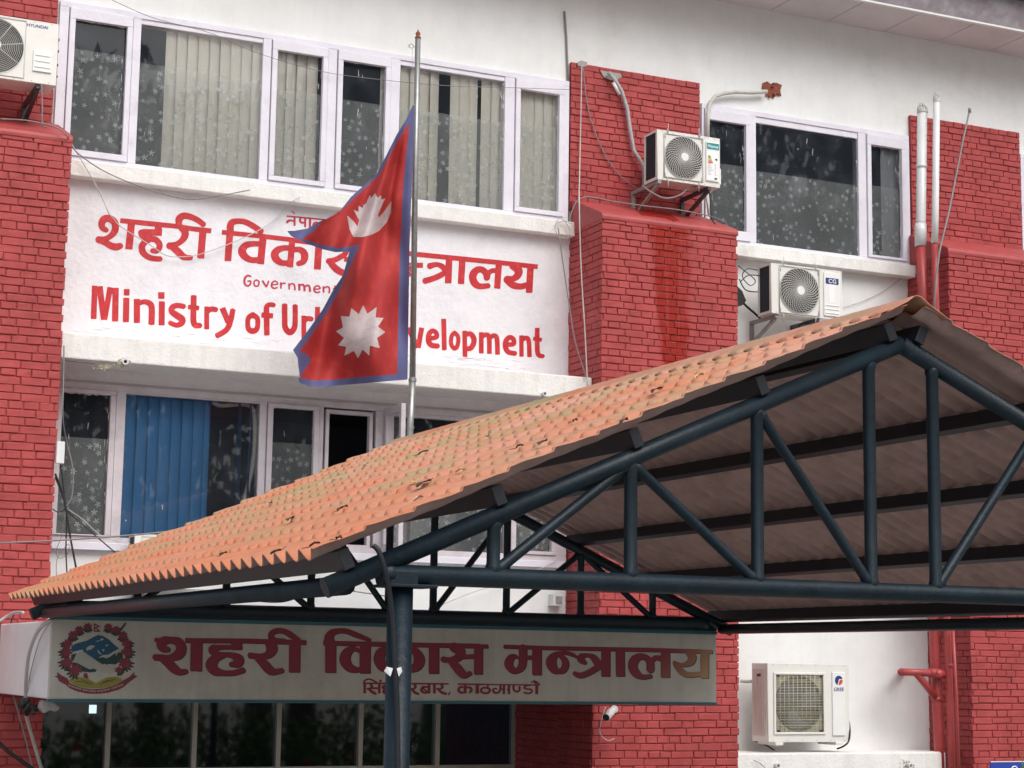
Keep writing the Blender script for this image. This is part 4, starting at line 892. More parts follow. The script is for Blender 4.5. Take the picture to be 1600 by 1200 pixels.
emb = Field(*bx, 1.6); emb.d = np.minimum(mo.d, su.d)
hem = Field(*bx, 1.6); hem.d = fo.d.copy(); hem.minus(ff)
red = Field(*bx, 1.6); red.d = np.maximum(fo.d, ff.d)
for nm, fd, m_, off in (('hem', hem, FBLUE, 0), ('field', red, FRED, 0)):
    mb = MB(); fd.mesh(mb, fplace(off), False); mb.build(nm, m_, flag, smooth=True)
fm_ = Field(*bx, .8).poly(MOON); mb = MB(); fm_.mesh(mb, fplace(.0022), False); mb.build('moon', FWHITE, flag, smooth=True)
fm_ = Field(*bx, .8).poly(SUNP); mb = MB(); fm_.mesh(mb, fplace(.0022), False); mb.build('sun_emblem', FWHITE, flag, smooth=True)
mb = MB()
for py in (175, 290, 420, 560): a = at(644-(py-175)*.016, py, YP); mb.ring((a.x+.02, YP-.01, a.z), .035, .0025, 16)
mb.build('tie', WHITEC, flag)

# ------------------------------------------------------------------ air conditioners
def ac_unit(x0, x1, z0, z1, yf, dep, style, label, group='outdoor air conditioner units on the facade'):
    yb = yf+dep; H_, W_ = z1-z0, x1-x0
    u = empty('air_conditioner', ((x0+x1)/2, (yf+yb)/2, z0), label, 'air conditioner', group)
    # casing: five sides and a front with the fan opening cut out
    c = MB(); t = .006
    if style.get('open_side'):
        c.box(x0, x0+.022, yf+.001, yf+.03, z0, z1); c.box(x0, x0+.022, yb-.02, yb, z0, z1); c.box(x0, x0+.022, yf+.03, yb-.02, z1-.02, z1); c.box(x0, x0+.022, yf+.03, yb-.02, z0, z0+.03)
    else: c.box(x0, x0+t, yf+.001, yb, z0, z1)
    c.box(x1-t, x1, yf+.001, yb, z0, z1); c.box(x0+t, x1-t, yf+.001, yb, z1-t, z1); c.box(x0+t, x1-t, yf+.001, yb, z0, z0+t); c.box(x0+t, x1-t, yb-t, yb, z0+t, z1-t)
    fx, fz, fr = style['fx'], style['fz'], style['fr']
    def lplace(y): return lambda a, b_: (a, y, b_)
    F = Field(x0-.01, z0-.01, x1+.01, z1+.01, .012); F.poly([(x0, z0), (x1, z0), (x1, z1), (x0, z1)])
    hole = Field(x0-.01, z0-.01, x1+.01, z1+.01, .012)
    if style['guard'] == 'grid': hole.poly([(fx-fr, fz-fr), (fx+fr, fz-fr), (fx+fr, fz+fr), (fx-fr, fz+fr)])
    else: hole.circle(fx, fz, fr)
    F.minus(hole); F.mesh(c, lplace(yf), True)
    c.build('casing', ACW, u)
    # edge roll round the front
    e = MB(); e.tube([(x0+.004,yf+.004,z0+.004),(x1-.004,yf+.004,z0+.004),(x1-.004,yf+.004,z1-.004),(x0+.004,yf+.004,z1-.004),(x0+.004,yf+.004,z0+.004)], .006, 8); e.build('front_rim', ACW, u, smooth=True)
    # fan: shroud, cavity, blades
    s_ = MB(); n = 40
    for k in range(n):
        a, b_ = 2*math.pi*k/n, 2*math.pi*(k+1)/n
        r0 = fr*.99 if style['guard'] != 'grid' else fr*.97
        s_.add([(fx+r0*math.cos(a), yf+.003, fz+r0*math.sin(a)), (fx+r0*math.cos(b_), yf+.003, fz+r0*math.sin(b_)), (fx+r0*.95*math.cos(b_), yf+.08, fz+r0*.95*math.sin(b_)), (fx+r0*.95*math.cos(a), yf+.08, fz+r0*.95*math.sin(a))], [(0,1,2,3)])
        s_.add([(fx, yf+.10, fz), (fx+r0*math.cos(a), yf+.081, fz+r0*math.sin(a)), (fx+r0*math.cos(b_), yf+.081, fz+r0*math.sin(b_))], [(0,1,2)])
    if style['guard'] == 'grid':
        q = MB(); FF = Field(fx-fr, fz-fr, fx+fr, fz+fr, .012); FF.poly([(fx-fr, fz-fr), (fx+fr, fz-fr), (fx+fr, fz+fr), (fx-fr, fz+fr)]); hh = Field(fx-fr, fz-fr, fx+fr, fz+fr, .012).circle(fx, fz, fr*.97); FF.minus(hh); FF.mesh(q, lplace(yf+.02), True); q.build('shroud_plate', CREAM, u)
    s_.build('fan_shroud', DARK, u)
    b3 = MB()
    for k in range(3):
        vs = []
        for i in range(6):
            r_ = fr*(.2+.72*i/5)
            for j in range(5):
                a = 2*math.pi*k/3+(j/4-.5)*(1.0+.25*i/5)+.12*i; vs.append((fx+r_*math.cos(a), yf+.045+.03*(j/4-.5), fz+r_*math.sin(a)))
        b3.add(vs, [(i*5+j, i*5+j+1, (i+1)*5+j+1, (i+1)*5+j) for i in range(5) for j in range(4)])
    b3.build('fan', style.get('fanm', DARK), u, smooth=True)
    g = MB()
    if style['guard'] == 'swirl':
        for k in range(36):
            a0 = 2*math.pi*k/36; p = []
            for i in range(8):
                t_ = i/7; r_ = fr*(.16+.83*t_); a = a0+.75*t_**1.3; p.append((fx+r_*math.cos(a), yf-.012-.014*(1-t_), fz+r_*math.sin(a)))
            g.tube(p, .0036, 5)
        for k in range(9): g.ring((fx, yf-.012-.012*(1-k/9), fz), fr*(.28+.72*k/8.5), .0016, 40, m=5)
        g.ring((fx, yf-.008, fz), fr, .005, 48)
        # square bezel with corner grilles
        z_ = fr*1.03; g.tube([(fx-z_,yf-.006,fz-z_),(fx+z_,yf-.006,fz-z_),(fx+z_,yf-.006,fz+z_),(fx-z_,yf-.006,fz+z_),(fx-z_,yf-.006,fz-z_)], .006, 6)
        for sx_ in (-1, 1):
            for sz_ in (-1, 1):
                for k in range(5):
                    o_ = z_*(.99-.05*k); q0 = math.sqrt(max(0, (fr*1.01)**2-(o_)**2)) if o_ < fr*1.01 else 0; g.tube([(fx+sx_*o_, yf-.006, fz+sz_*max(q0, z_*.55+.05*k)), (fx+sx_*o_, yf-.006, fz+sz_*z_)], .0035, 5)
    elif style['guard'] == 'rings':
        for k in range(15): g.ring((fx, yf-.012, fz), fr*(.12+.88*k/14), .0022, 48, m=5)
        for k in range(8):
            a = k*math.pi/4+.2; g.tube([(fx+fr*.1*math.cos(a), yf-.010, fz+fr*.1*math.sin(a)), (fx+fr*math.cos(a), yf-.010, fz+fr*math.sin(a))], .0035, 5)
        z_ = fr*1.06; g.tube([(fx-z_,yf-.004,fz-z_),(fx+z_,yf-.004,fz-z_),(fx+z_,yf-.004,fz+z_),(fx-z_,yf-.004,fz+z_),(fx-z_,yf-.004,fz-z_)], .004, 6)
    else:
        for k in range(37): z_ = fz-fr+2*fr*k/36; g.tube([(fx-fr, yf-.004, z_), (fx+fr, yf-.004, z_)], .0026 if k % 4 else .0042, 5)
        for k in range(12): x_ = fx-fr+2*fr*k/11; g.tube([(x_, yf-.008, fz-fr), (x_, yf-.008, fz+fr)], .0028, 5)
    g.build('fan_guard', CREAM if style['guard'] == 'grid' else GUARD, u, smooth=True)
    if style['guard'] == 'grid':
        q = MB(); z_ = fr; b_ = .022
        q.box(fx-z_-b_, fx+z_+b_, yf-.014, yf, fz+z_, fz+z_+b_); q.box(fx-z_-b_, fx+z_+b_, yf-.014, yf, fz-z_-b_, fz-z_); q.box(fx-z_-b_, fx-z_, yf-.014, yf, fz-z_, fz+z_); q.box(fx+z_, fx+z_+b_, yf-.014, yf, fz-z_, fz+z_); q.build('grille_frame', ACW, u, bevel=.004)
        q = MB()
        for a in (-1, 1):
            for b_ in (-1, 1): q.box(fx+a*(z_-.03)-.015, fx+a*(z_-.03)+.015, yf-.011, yf-.005, fz+b_*(z_-.012)-.008, fz+b_*(z_-.012)+.008)
        q.build('clip', BLACK, u)
    else:
        q = MB(); q.tube([(fx, yf-.034, fz), (fx, yf-.03, fz), (fx, yf-.012, fz)], [fr*.185, fr*.2, fr*.2], 28); q.build('hub_cap', ACP, u)
    if 'panel' in style:
        a, b_, c_, d_ = style['panel']; q = MB(); q.box(a, b_, yf-.014, yf+.001, c_, d_)
        for zz in style.get('slots', ()): q.box(a+.014, b_-.014, yf-.020, yf-.0135, zz-.006, zz+.006)
        q.build('service_panel', ACP, u, bevel=.006)
    if style.get('open_side'):
        q = MB(); q.box(x0+.012, x0+.02, yf+.03, yb-.02, z0+.03, z1-.02)
        for k in range(26): y_ = yf+.035+(dep-.06)*k/26; q.box(x0+.006, x0+.012, y_, y_+.003, z0+.03, z1-.02)
        q.build('condenser_coil', COIL, u)
    if style.get('side'):
        q = MB(); q.box(x0-.008, x0, yf+.05, yb-.02, z0+.06, z1-.05)
        for k in range(4): y_ = yf+.075+k*.045; q.box(x0-.012, x0-.007, y_, y_+.012, z0+.1, z1-.14)
        q.build('side_panel', ACPINK, u, bevel=.003)
        q = MB(); q.box(x0-.0135, x0-.0085, yf+.11, yf+.17, z1-.125, z1-.10); q.build('hand_hold', BLACK, u)
    for k in range(6):
        x_ = x0+.06+(W_-.12)*k/5
        for zz in (z0+.016, z1-.016): q = MB(); q.tube([(x_, yf-.003, zz), (x_, yf+.002, zz)], .004, 6); q.build('screw', GALV, u)
    for fx_ in style.get('feet', ()):
        q = MB(); q.box(fx_-.045, fx_+.045, yf-.02, yb+.02, z0-.03, z0-.001); q.build('foot', ACW, u, bevel=.004)
    if 'valve' in style:
        q = MB(); zz = z0+.11; q.box(x1, x1+.035, yf+.03, yf+.15, zz-.07, zz+.10); q.build('valve_cover', ACP, u, bevel=.012)
    return u
def bracket(u, x, z, y0, y1, drop, m=RUST):
    q = MB(); q.obox((x, y0, z-.018), (x, y1, z-.018), .035, .036); q.obox((x, y1-.018, z-.04), (x, y1-.018, z-drop), .036, .03, (0,1,0)); q.obox((x, y0+.03, z-.04), (x, y1-.03, z-drop+.03), .03, .03); return q.build('bracket', m, u)

# Hisense on the middle pier
hx0, hx1, hz0, hz1, hy = 8.665, 9.375, 4.66, 5.160, 15.40
fr = .212
A1 = ac_unit(hx0, hx1, hz0, hz1, hy, .26, dict(fx=hx0+.295, fz=(hz0+hz1)/2+.003, fr=fr, guard='swirl', open_side=1, panel=(hx1-.165, hx1-.015, hz0+.05, hz1-.05), valve=1), 'white air conditioner with energy label on the brick pier above the wet stain')
HG = mat('teal_logo_plate', (.004,.27,.27), .4, .05, 8); LOGOW = mat('white_logo_ink', (.85,.85,.85), .5, .02, 8); LOGOB = mat('navy_logo_ink', (.012,.035,.17), .5, .05, 8); LOGOR = mat('red_logo_ink', (.62,.06,.04), .5, .05, 8)
q = MB(); q.box(hx1-.158, hx1-.018, hy-.0165, hy-.013, hz1-.125, hz1-.062); pl = q.build('logo_plate', HG, A1)
text_mesh('Hisense', (hx1-.088, hy-.0178, hz1-.094), .030, .118, LOGOW, 'logo', pl, .012)
q = MB(); q.box(hx1-.150, hx1-.036, hy-.0165, hy-.013, hz0+.062, hz1-.15); el = q.build('energy_label', LOGOW, A1)
for k, cc in enumerate([(.08,.25,.06), (.20,.32,.07), (.62,.52,.05), (.65,.25,.03), (.50,.09,.03)]):
    q = MB(); zz = hz1-.198-k*.0155; q.box(hx1-.143, hx1-.118+.007*k, hy-.0182, hy-.0168, zz-.0062, zz+.0062); q.build('energy_bar', mat('energy_bar_%d' % k, cc, .5, .02, 8), el)
q = MB(); q.prism([(hx1-.068, hy-.0182, hz1-.225), (hx1-.058, hy-.0182, hz1-.216), (hx1-.040, hy-.0182, hz1-.216), (hx1-.040, hy-.0182, hz1-.234), (hx1-.058, hy-.0182, hz1-.234)], (0, .001, 0)); q.box(hx1-.072, hx1-.044, hy-.0182, hy-.0168, hz0+.072, hz0+.09); rr = random.Random(8)
for k in range(9): zz = hz0+.115+k*.014; q.box(hx1-.145, hx1-.145+rr.uniform(.03,.06), hy-.0176, hy-.0168, zz, zz+.002); q.box(hx1-.07, hx1-.07+rr.uniform(.008,.02), hy-.0176, hy-.0168, zz, zz+.003)
q.build('label_print', COIL, el)
bracket(A1, hx0+.03, hz0, hy+.0, 15.95, .30, RUST); bracket(A1, hx1-.12, hz0, hy+.0, 15.95, .26, BRKD)
# CG under the right-hand window
cx0, cx1, cz0, cz1, cy = 10.025, 10.875, 3.485, 3.995, 15.50
A2 = ac_unit(cx0, cx1, cz0, cz1, cy, .24, dict(fx=cx0+.335, fz=(cz0+cz1)/2, fr=.232, guard='swirl', open_side=1, panel=(cx1-.225, cx1-.035, cz0+.03, cz1-.03), slots=(cz0+.06, cz0+.10, cz0+.14)), 'white air conditioner on the white wall just above the canopy ridge')
q = MB(); q.box(cx1-.205, cx1-.05, cy-.0165, cy-.013, cz1-.150, cz1-.088); pl = q.build('logo_plate', LOGOB, A2)
text_mesh('CG', (cx1-.126, cy-.0178, cz1-.119), .042, .092, LOGOW, 'logo', pl, .012)
q = MB(); q.box(cx1-.165, cx1-.10, cy-.0158, cy-.013, cz0+.165, cz1-.16); q.build('sticker', LOGOW, A2)
bracket(A2, cx0+.08, cz0, cy+.02, 16.0, .26, RUST); bracket(A2, cx1-.28, cz0, cy+.02, 16.0, .26, BRKD)
# GREE standing on the ledge
gx0, gx1, gz0, gz1, gy = 9.960, 10.905, -.715, .035, 15.50
A3 = ac_unit(gx0, gx1, gz0, gz1, gy, .28, dict(fx=gx0+.362, fz=(gz0+gz1)/2-.005, fr=.275, guard='grid', side=1, panel=(gx1-.205, gx1-.055, gz0+.06, gz1-.075), feet=(gx0+.12, gx1-.13), valve=1, fanm=mat('violet_grey_fan_blade', (.10,.10,.16), .5, .1, 8)), 'large white air conditioner with square wire grille standing on the low ledge between red piers')
text_mesh('GREE', (gx1-.13, gy-.0158, gz1-.242), .036, .118, LOGOB, 'logo', A3, .015, .1)
lc = (gx1-.13, gz1-.155); R0 = .046
FA = Field(lc[0]-.06, lc[1]-.06, lc[0]+.06, lc[1]+.06, .0022).circle(*lc, R0)
cut = Field(lc[0]-.06, lc[1]-.06, lc[0]+.06, lc[1]+.06, .0022).poly([(lc[0]-.02, lc[1]-.06), (lc[0]+.002, lc[1]+.014), (lc[0]+.06, lc[1]+.014), (lc[0]+.06, lc[1]-.06)])
FA.minus(cut); q = MB(); FA.mesh(q, lambda a, b_: (a, gy-.0158, b_)); q.build('logo_mark', LOGOB, A3)
FB = Field(lc[0]-.06, lc[1]-.06, lc[0]+.06, lc[1]+.06, .0022).circle(*lc, R0*.98); cut = Field(lc[0]-.06, lc[1]-.06, lc[0]+.06, lc[1]+.06, .0022).poly([(lc[0]-.010, lc[1]-.06), (lc[0]+.006, lc[1]-.008), (lc[0]+.012, lc[1]+.006), (lc[0]+.06, lc[1]+.006), (lc[0]+.06, lc[1]-.06)]); FB.clip(cut)
q = MB(); FB.mesh(q, lambda a, b_: (a, gy-.0158, b_)); q.build('logo_mark', LOGOR, A3)
# the unit on the left pier
yx0, yx1, yz0, yz1, yy = 2.03, 2.86, 4.715, 5.25, 15.30
fc = at(-8, 72, yy)
A4 = ac_unit(yx0, yx1, yz0, yz1, yy, .29, dict(fx=fc.x, fz=(yz0+yz1)/2+.005, fr=.232, guard='rings', panel=(yx1-.20, yx1-.045, yz0+.10, yz0+.28), slots=(yz0+.14, yz0+.19, yz0+.24)), 'white air conditioner with ring fan guard on the left brick pier, cut off')
a_, b_ = at(42, 41, yy), at(75, 44, yy)
text_mesh('HYUNDAI', ((a_.x+b_.x)/2, yy-.002, (at(58, 41, yy).z)), .026, b_.x-a_.x, LOGOB, 'logo', A4, .02)
bracket(A4, yx1-.14, yz0, yy+.02, 15.95, .22, BRKD); bracket(A4, yx0+.14, yz0, yy+.02, 15.95, .22, BRKD)
q = MB()
for zz in (.1, .2, .32, .42): q.tube([(yx1, yy+.06, yz0+zz), (yx1+.02, yy+.06, yz0+zz)], .012, 8)
q.build('valve', BLACK, A4)
# small unit on the sill behind the canopy
c = at(207, 848, 15.7)
A5 = ac_unit(c.x, c.x+.62, c.z-.38, c.z+.07, 15.62, .22, dict(fx=c.x+.26, fz=c.z-.15, fr=.19, guard='rings', open_side=1), 'white air conditioner below the blue blinds, mostly hidden behind the canopy roof')
bracket(A5, c.x+.1, c.z-.38, 15.64, 16.0, .2)

# ------------------------------------------------------------------ pipes on the right
def pipe_px(name, pts, Y, r, m, label, cat='pipe', group=None, n=14, extra=None):
    mb = MB(); mb.tube([at(x, y, Y) for x, y in pts], r, n)
    if extra: extra(mb)
    return thing(name, mb, m, label, cat, group, smooth=True)
def drain(px_top, pts_w, pts_r, Y, r, label, group='tall drain pipes beside the right pier'):
    top = at(*pts_w[0], Y); u = empty('drain_pipe', at(*pts_r[-1], Y), label, 'pipe', group)
    mb = MB(); mb.tube([at(x, y, Y) for x, y in pts_w], r, 18); mb.build('white_length', PLASTW, u, smooth=True)
    mb = MB(); mb.tube([at(x, y, Y) for x, y in pts_r], r*1.02, 18); mb.build('red_painted_length', PIPER, u, smooth=True)
    q = MB(); q.tube([top-Vector((0,0,.03)), top], r*1.12, 18)
    for k in range(10): a = 2*math.pi*k/10; q.tube([top+Vector((r*.95*math.cos(a), r*.95*math.sin(a), 0)), top+Vector((r*.9*math.cos(a), r*.9*math.sin(a), .03)), top+Vector((r*.5*math.cos(a), r*.5*math.sin(a), .06))], r*.12, 5)
    q.tube([top+Vector((0,0,.055)), top+Vector((0,0,.068))], r*.6, 14); q.build('vent_cowl', GUARD, u)
    return u
D1 = drain(0, [(1441,172),(1439,345),(1438.5,352)], [(1438.5,384),(1443,470),(1448,640),(1456,860),(1460,1000),(1467,1150),(1470,1230)], 15.50, .052, 'thicker of two pipes, white above and painted red below, beside the right brick pier')
q = MB(); q.tube([at(1438.5, 350, 15.5), at(1438.5, 360, 15.5), at(1438.5, 385, 15.5)], [.060,.064,.060], 18); q.build('socket_joint', PLASTW, D1, smooth=True)
D2 = drain(0, [(1463.5,155),(1461.5,330),(1460.5,380)], [(1460.5,382),(1462,470),(1468,640),(1476,860),(1481,1000),(1486,1150),(1489,1230)], 15.36, .036, 'thinner, taller of two pipes, white above and red below, beside the right pier')
# branch fitting low on the thick pipe
Yb = 15.40; q = MB(); q.tube([at(1408, 1050, Yb), at(1440, 1051, Yb), at(1474, 1053, Yb)], .036, 16); q.tube([at(1452, 1051, Yb), at(1476, 1053, Yb)], .045, 16); q.tube([at(1430, 1050, Yb), at(1448, 1072, 15.46), at(1462, 1090, 15.49)], .036, 14)
q.tube([at(1466, 1053, Yb-.02), at(1466, 1053, Yb-.055)], .044, 18); q.tube([at(1408,1050,Yb), at(1409,1050,15.6), at(1411,1050,16.0)], .036, 14); q.build('branch_fitting', PIPER, D1, smooth=True)
q = MB()
for a in (0, math.pi/2): 
    c = at(1466, 1053, Yb-.058); q.obox(c+Vector((-.03*math.cos(a+.78),0,-.03*math.sin(a+.78))), c+Vector((.03*math.cos(a+.78),0,.03*math.sin(a+.78))), .006, .006)
q.build('cleaning_cap_cross', PIPER, D1)
for D, Y, pts in ((D1, 15.5, [(1440,260)]), (D1, 15.5, [(1464,1092)]), (D2, 15.36, [(1483,1040)])):
    for x, y in pts: q = MB(); c = at(x, y, Y); q.tube([c-Vector((0,0,.02)), c+Vector((0,0,.02))], .057 if D is D1 else .041, 18); q.build('collar', PLASTW if y < 384 else PIPER, D, smooth=True)
pipe_px('service_pipe', [(1489,985),(1494,1080),(1499,1230)], 15.27, .016, PIPER, 'thin red painted pipe rightmost of the pipes low beside the right pier')
mb = MB(); mb.tube([at(1515,172,15.6), at(1505,218,15.55), at(1483,330,15.4), at(1468,392,15.25), at(1462,440,15.22), at(1458,520,15.2)], .010, 8); mb.tube([at(1515,169,15.6), at(1515,176,15.6)], .018, 10)
thing('steel_rod', mb, GREYC, 'slender grey steel rod leaning across the right upper brick shaft', 'rod', smooth=True)
# wall conduit at the window edge
pipe_px('conduit', [(882,18),(885,60),(886.5,100),(888,140)], 15.985, .011, GREYC, 'thin grey conduit standing on the white wall above the middle pier', 'conduit')
# refrigerant pipes
pipe_px('insulated_pipe', [(951,113),(962,127),(971,142),(980,170),(984,200),(990,235),(1001,252),(1006,262),(1006,290)], 15.90, .020, GREYPIPE, 'grey wrapped pipe curving from a hole in the brick down to the swirl-fan unit', 'pipe')
pipe_px('drain_stub', [(958,129),(968,148)], 15.86, .017, PLASTW, 'short white plastic tube end beside the grey wrapped pipe', 'pipe')
pipe_px('insulated_pipe', [(1105,222),(1106,180),(1109,162),(1118,150),(1132,145.5),(1150,143.5),(1172,144.5),(1198,143)], 15.93, .022, INSUL, 'white wrapped pipe bending over the right window to a broken brick hole', 'pipe')
pipe_px('insulated_pipe', [(1104,305),(1106,320),(1108,338)], 15.84, .014, WHITEC, 'white pipe stub hanging below the swirl-fan unit beside the flower window', 'pipe')
# broken brick hole
q = random.Random(5); f = Field(1188, 125, 1228, 158, .5)
f.poly([(1191,130),(1199,127),(1204,131),(1213,129),(1222,133),(1219,141),(1221,150),(1212,149),(1208,155),(1202,150),(1195,152),(1197,143),(1190,139)])
mb = MB(); f.mesh(mb, plane(15.994)); hb = mb.build('broken_patch', RAWB, bld)
mb = MB()
for k in range(7):
    c = at(1206+q.uniform(-10,12), 141+q.uniform(-11,12), 15.985); s_ = q.uniform(.006,.018); mb.box(c.x-s_, c.x+s_, 15.975-s_*.5, 15.998, c.z-s_*.6, c.z+s_*.6)
mb.build('brick_rubble', RAWB, bld, bevel=.004)
f = Field(935, 105, 978, 130, .5).poly([(938,110),(970,115),(972,120),(963,126),(950,124),(943,120)]); mb = MB(); f.mesh(mb, plane(15.943)); mb.build('cement_patch', CEMENT, bld)
f = Field(900, 92, 922, 106, .4).poly([(902,97),(908,94.5),(917,97),(918,103),(909,105),(903,102)]); mb = MB(); f.mesh(mb, plane(15.942)); mb.build('cement_patch', CEMENT, bld)

# ------------------------------------------------------------------ cables
def cable(pts, r, m, label, group='loose cables strung over the facade'):
    """pts: (px, py, Y)"""
    sm = smooth_path([(x, y, Y) for x, y, Y in pts], 6); mb = MB(); mb.tube([at(x, y, Y) for x, y, Y in sm], r, 6)
    return thing('cable', mb, m, label, 'cable', group, smooth=True)
def K2(Y, s): return [(float(a), float(b_), Y) for a, b_ in (t.split(',') for t in s.split())]
cable(K2(15.27,'0,186 40,188 85,198 106,214')+K2(15.7,'118,236')+K2(15.84,'160,266 215,290 270,307 310,311 390,297'), .0055, GREYC, 'grey cable running off the left cap and sagging along the upper sill')
cable(K2(15.84,'108,218 122,242 146,282 160,310 170,333')+K2(15.95,'178,342 190,355 235,383 260,399 290,401 320,395 380,372 420,350 441,331')+K2(15.85,'455,316 470,308'), .0045, WHITEC, 'white wire drooping in a loop across the first painted word')
cable(K2(15.3,'65,132 66,165 66,195 72,199'), .006, GREYC, 'short grey lead dropping from the left air conditioner to the cap')
cable(K2(15.9,'175,0 240,28 330,52 400,82 500,111 600,125 700,134 800,137 890,140'), .0028, GREYC, 'hair-thin wire slung across the tops of the upper windows')
cable(K2(15.90,'909,104 908,160 906.5,230')+K2(15.7,'905.5,280')+K2(15.34,'905,318 908,420 914,520 918,604'), .006, WHITEC, 'pale cable hanging straight down the flank of the middle pier')
cable(K2(15.925,'911,106 919,170 936,222 958,262 985,288 1012,303'), .0055, GREYC, 'dark cable slanting across the upper brick shaft to the air conditioner')
cable(K2(15.5,'889,344 897,322 905,311 922,308 960,315')+K2(15.45,'1010,322 1060,328 1110,338 1135,348'), .006, GREYC, 'cable lying along the sloped cap of the middle pier')
cable(K2(15.45,'872,355 878,400 890,480 899,535 917,592'), .006, GREYC, 'grey cable slanting over the right edge of the painted wall')
cable(K2(15.84,'868,352 876,340 890,358 886,372 872,368 868,352 880,345 894,350'), .004, WHITEC, 'small tangle of wire at the right end of the upper sill')
cable(K2(15.26,'100,540 99,600 98,650')+K2(15.5,'104,690 114,735 112,775 103,792'), .0065, GREYC, 'grey cable falling past the left lower window in a bow')
cable(K2(15.4,'87,690 95,730 100,770 104,810 103,860 105,900'), .006, BLACK, 'black cable dropping to the roof nearest the left pier')
cable(K2(15.35,'86,740 96,765 103,795 110,840 119,888'), .0085, BLACK, 'thick black cable bundle running down beside the left pier')
cable(K2(15.4,'86,745 98,775 106,798 130,820 155,842 181,864'), .006, BLACK, 'black cable slanting right across the lower left window sill')
cable(K2(15.5,'82,795 90,800 100,797 105,790'), .005, BLACK, 'short black loop tucked against the left pier edge')
cable(K2(15.5,'105,795 130,812 160,838 204,850'), .0035, WHITEC, 'white wire running to the half hidden air conditioner')
cable(K2(15.4,'102,800 96,838 88,860 92,872 105,866 107,850')+K2(15.4,'90,872 88,900'), .003, GREYC, 'thin curled wire dangling under the lower left window')
cable([(-30,849,13.4),(60,846,13.5),(140,841,13.55),(220,835,13.6),(268,830,13.6)], .007, GREYC, 'taut grey cable crossing from the left edge to the canopy roof')
cable(K2(15.7,'1157,440 1170,430 1192,432')+K2(15.8,'1196,436'), .006, BLACK, 'black lead running straight into the back of the right wall unit')
cable(K2(15.8,'1153,415 1162,422 1180,438 1172,446 1160,432 1168,420 1190,424'), .005, BLACK, 'looping black lead left of the right wall unit')
cable(K2(15.8,'1155,436 1164,452 1178,456 1192,455'), .006, BLACK, 'lowest black lead into the right wall unit')
cable(K2(15.9,'1158,470 1168,480 1182,492 1190,500'), .012, BLACK, 'fat black hose curling under the right wall unit')
cable(K2(15.98,'1318,480 1350,470 1385,452 1412,432'), .0025, GREYC, 'thin wire rising across the white wall to the sill corner')
cable(K2(15.7,'1255,522 1248,512 1256,505 1275,510'), .007, BLACK, 'black hose end under the right wall unit above the ridge')
cable(K2(15.4,'1003,290 1020,302 1040,310')+K2(15.45,'1062,305 1075,295 1088,292'), .009, GREYC, 'grey pipes looped under the swirl-fan unit')
cable([(x, y, 15.45) for x, y in ((1108,298),(1110,318),(1112,342),(1118,350))], .006, BLACK, 'black lead hanging from the right end of the swirl-fan unit')
cable([(583,852,YN-.09),(592,862,YN-.1),(602,892,YN-.1),(609,930,YN-.085),(614,975,YN-.072),(618,1050,YN-.068),(621,1120,YN-.06),(622,1210,YN-.06)], .012, STEELD, 'dark cable strapped to the canopy post')
cable([(80,968,13.15),(60,985,13.3),(46,1020,13.6),(41,1060,13.9),(40,1092,14.1),(41,1115,14.3),(47,1140,14.5),(66,1205,14.8)], .014, WHITEC, 'thick white cable arching over the white porch end')
cable([(78,972,13.3),(62,1000,13.6),(48,1050,13.9),(42,1085,14.1)], .003, GREYC, 'thin wire under the thick white arched cable')
cable([(-20,985,14.9),(0,970,14.9),(20,958,14.8),(36,957,14.4)], .012, WHITEC, 'white cable entering from the left edge to the porch top')
cable([(22,960,15.1),(14,985,15.2),(11,1030,15.2),(12,1060,15.2)], .007, BLACK, 'black cable down the back corner of the porch end')
cable([(13,1058,15.2),(22,1090,15.1),(36,1140,15.1),(52,1205,15.1)], .007, GREYC, 'grey cable running down the bricks below the porch lamp bracket')
cable([(-10,1150,14.9),(10,1172,14.9),(35,1190,14.9),(60,1208,14.9)], .016, BLACK, 'thick black cable cutting the bottom left corner')
cable([(x, y, 15.22) for x, y in ((946,1105),(941,1120),(937,1140),(940,1150),(950,1157),(960,1154))], .004, WHITEC, 'white lead curled below the security camera')
cable([(x, y, 15.9) for x, y in ((690,945),(740,925),(790,910),(820,900),(862,880),(872,872))], .005, WHITEC, 'white cable rising on the wall behind the rear truss')
cable([(x, y, 15.85) for x, y in ((500,914),(560,925),(595,930),(640,941))], .006, GREYC, 'grey cable sagging on the wall behind the canopy post')
cable([(400,938,13.0),(430,940,12.4),(455,936,12.0),(500,918,11.0),(540,900,9.2)], .010, BLACK, 'black cable hanging below the left eave tube')
cable([(x, y, 15.94) for x, y in ((1176,1157),(1186,1160),(1200,1166),(1212,1174))], .008, BLACK, 'dark hose under the square grille unit')
cable([(1157,1064,15.9),(1168,1065,15.85),(1182,1064,15.78)], .018, INSUL, 'wrapped pipe entering the square grille unit from the pier', 'loose cables strung over the facade')
cable([(1325,1120,15.55),(1328,1140,15.5),(1326,1158,15.5),(1318,1166,15.6),(1308,1170,15.7)], .009, BLACK, 'black leads curling off the right foot of the square grille unit')
cable([(1178,1188,15.43),(1186,1192,15.42),(1196,1200,15.42)], .004, GREYC, 'bit of bent wire on the front of the low ledge')
# inside the blue blind window: wrapped hose behind the glass
cable([(x, y, 16.06) for x, y in ((332,628),(345,634),(372,632),(390,634),(397,648),(398,690),(394,730),(386,765),(381,790))], .022, INSUL, 'ribbed white hose behind the glass beside the blue blinds')

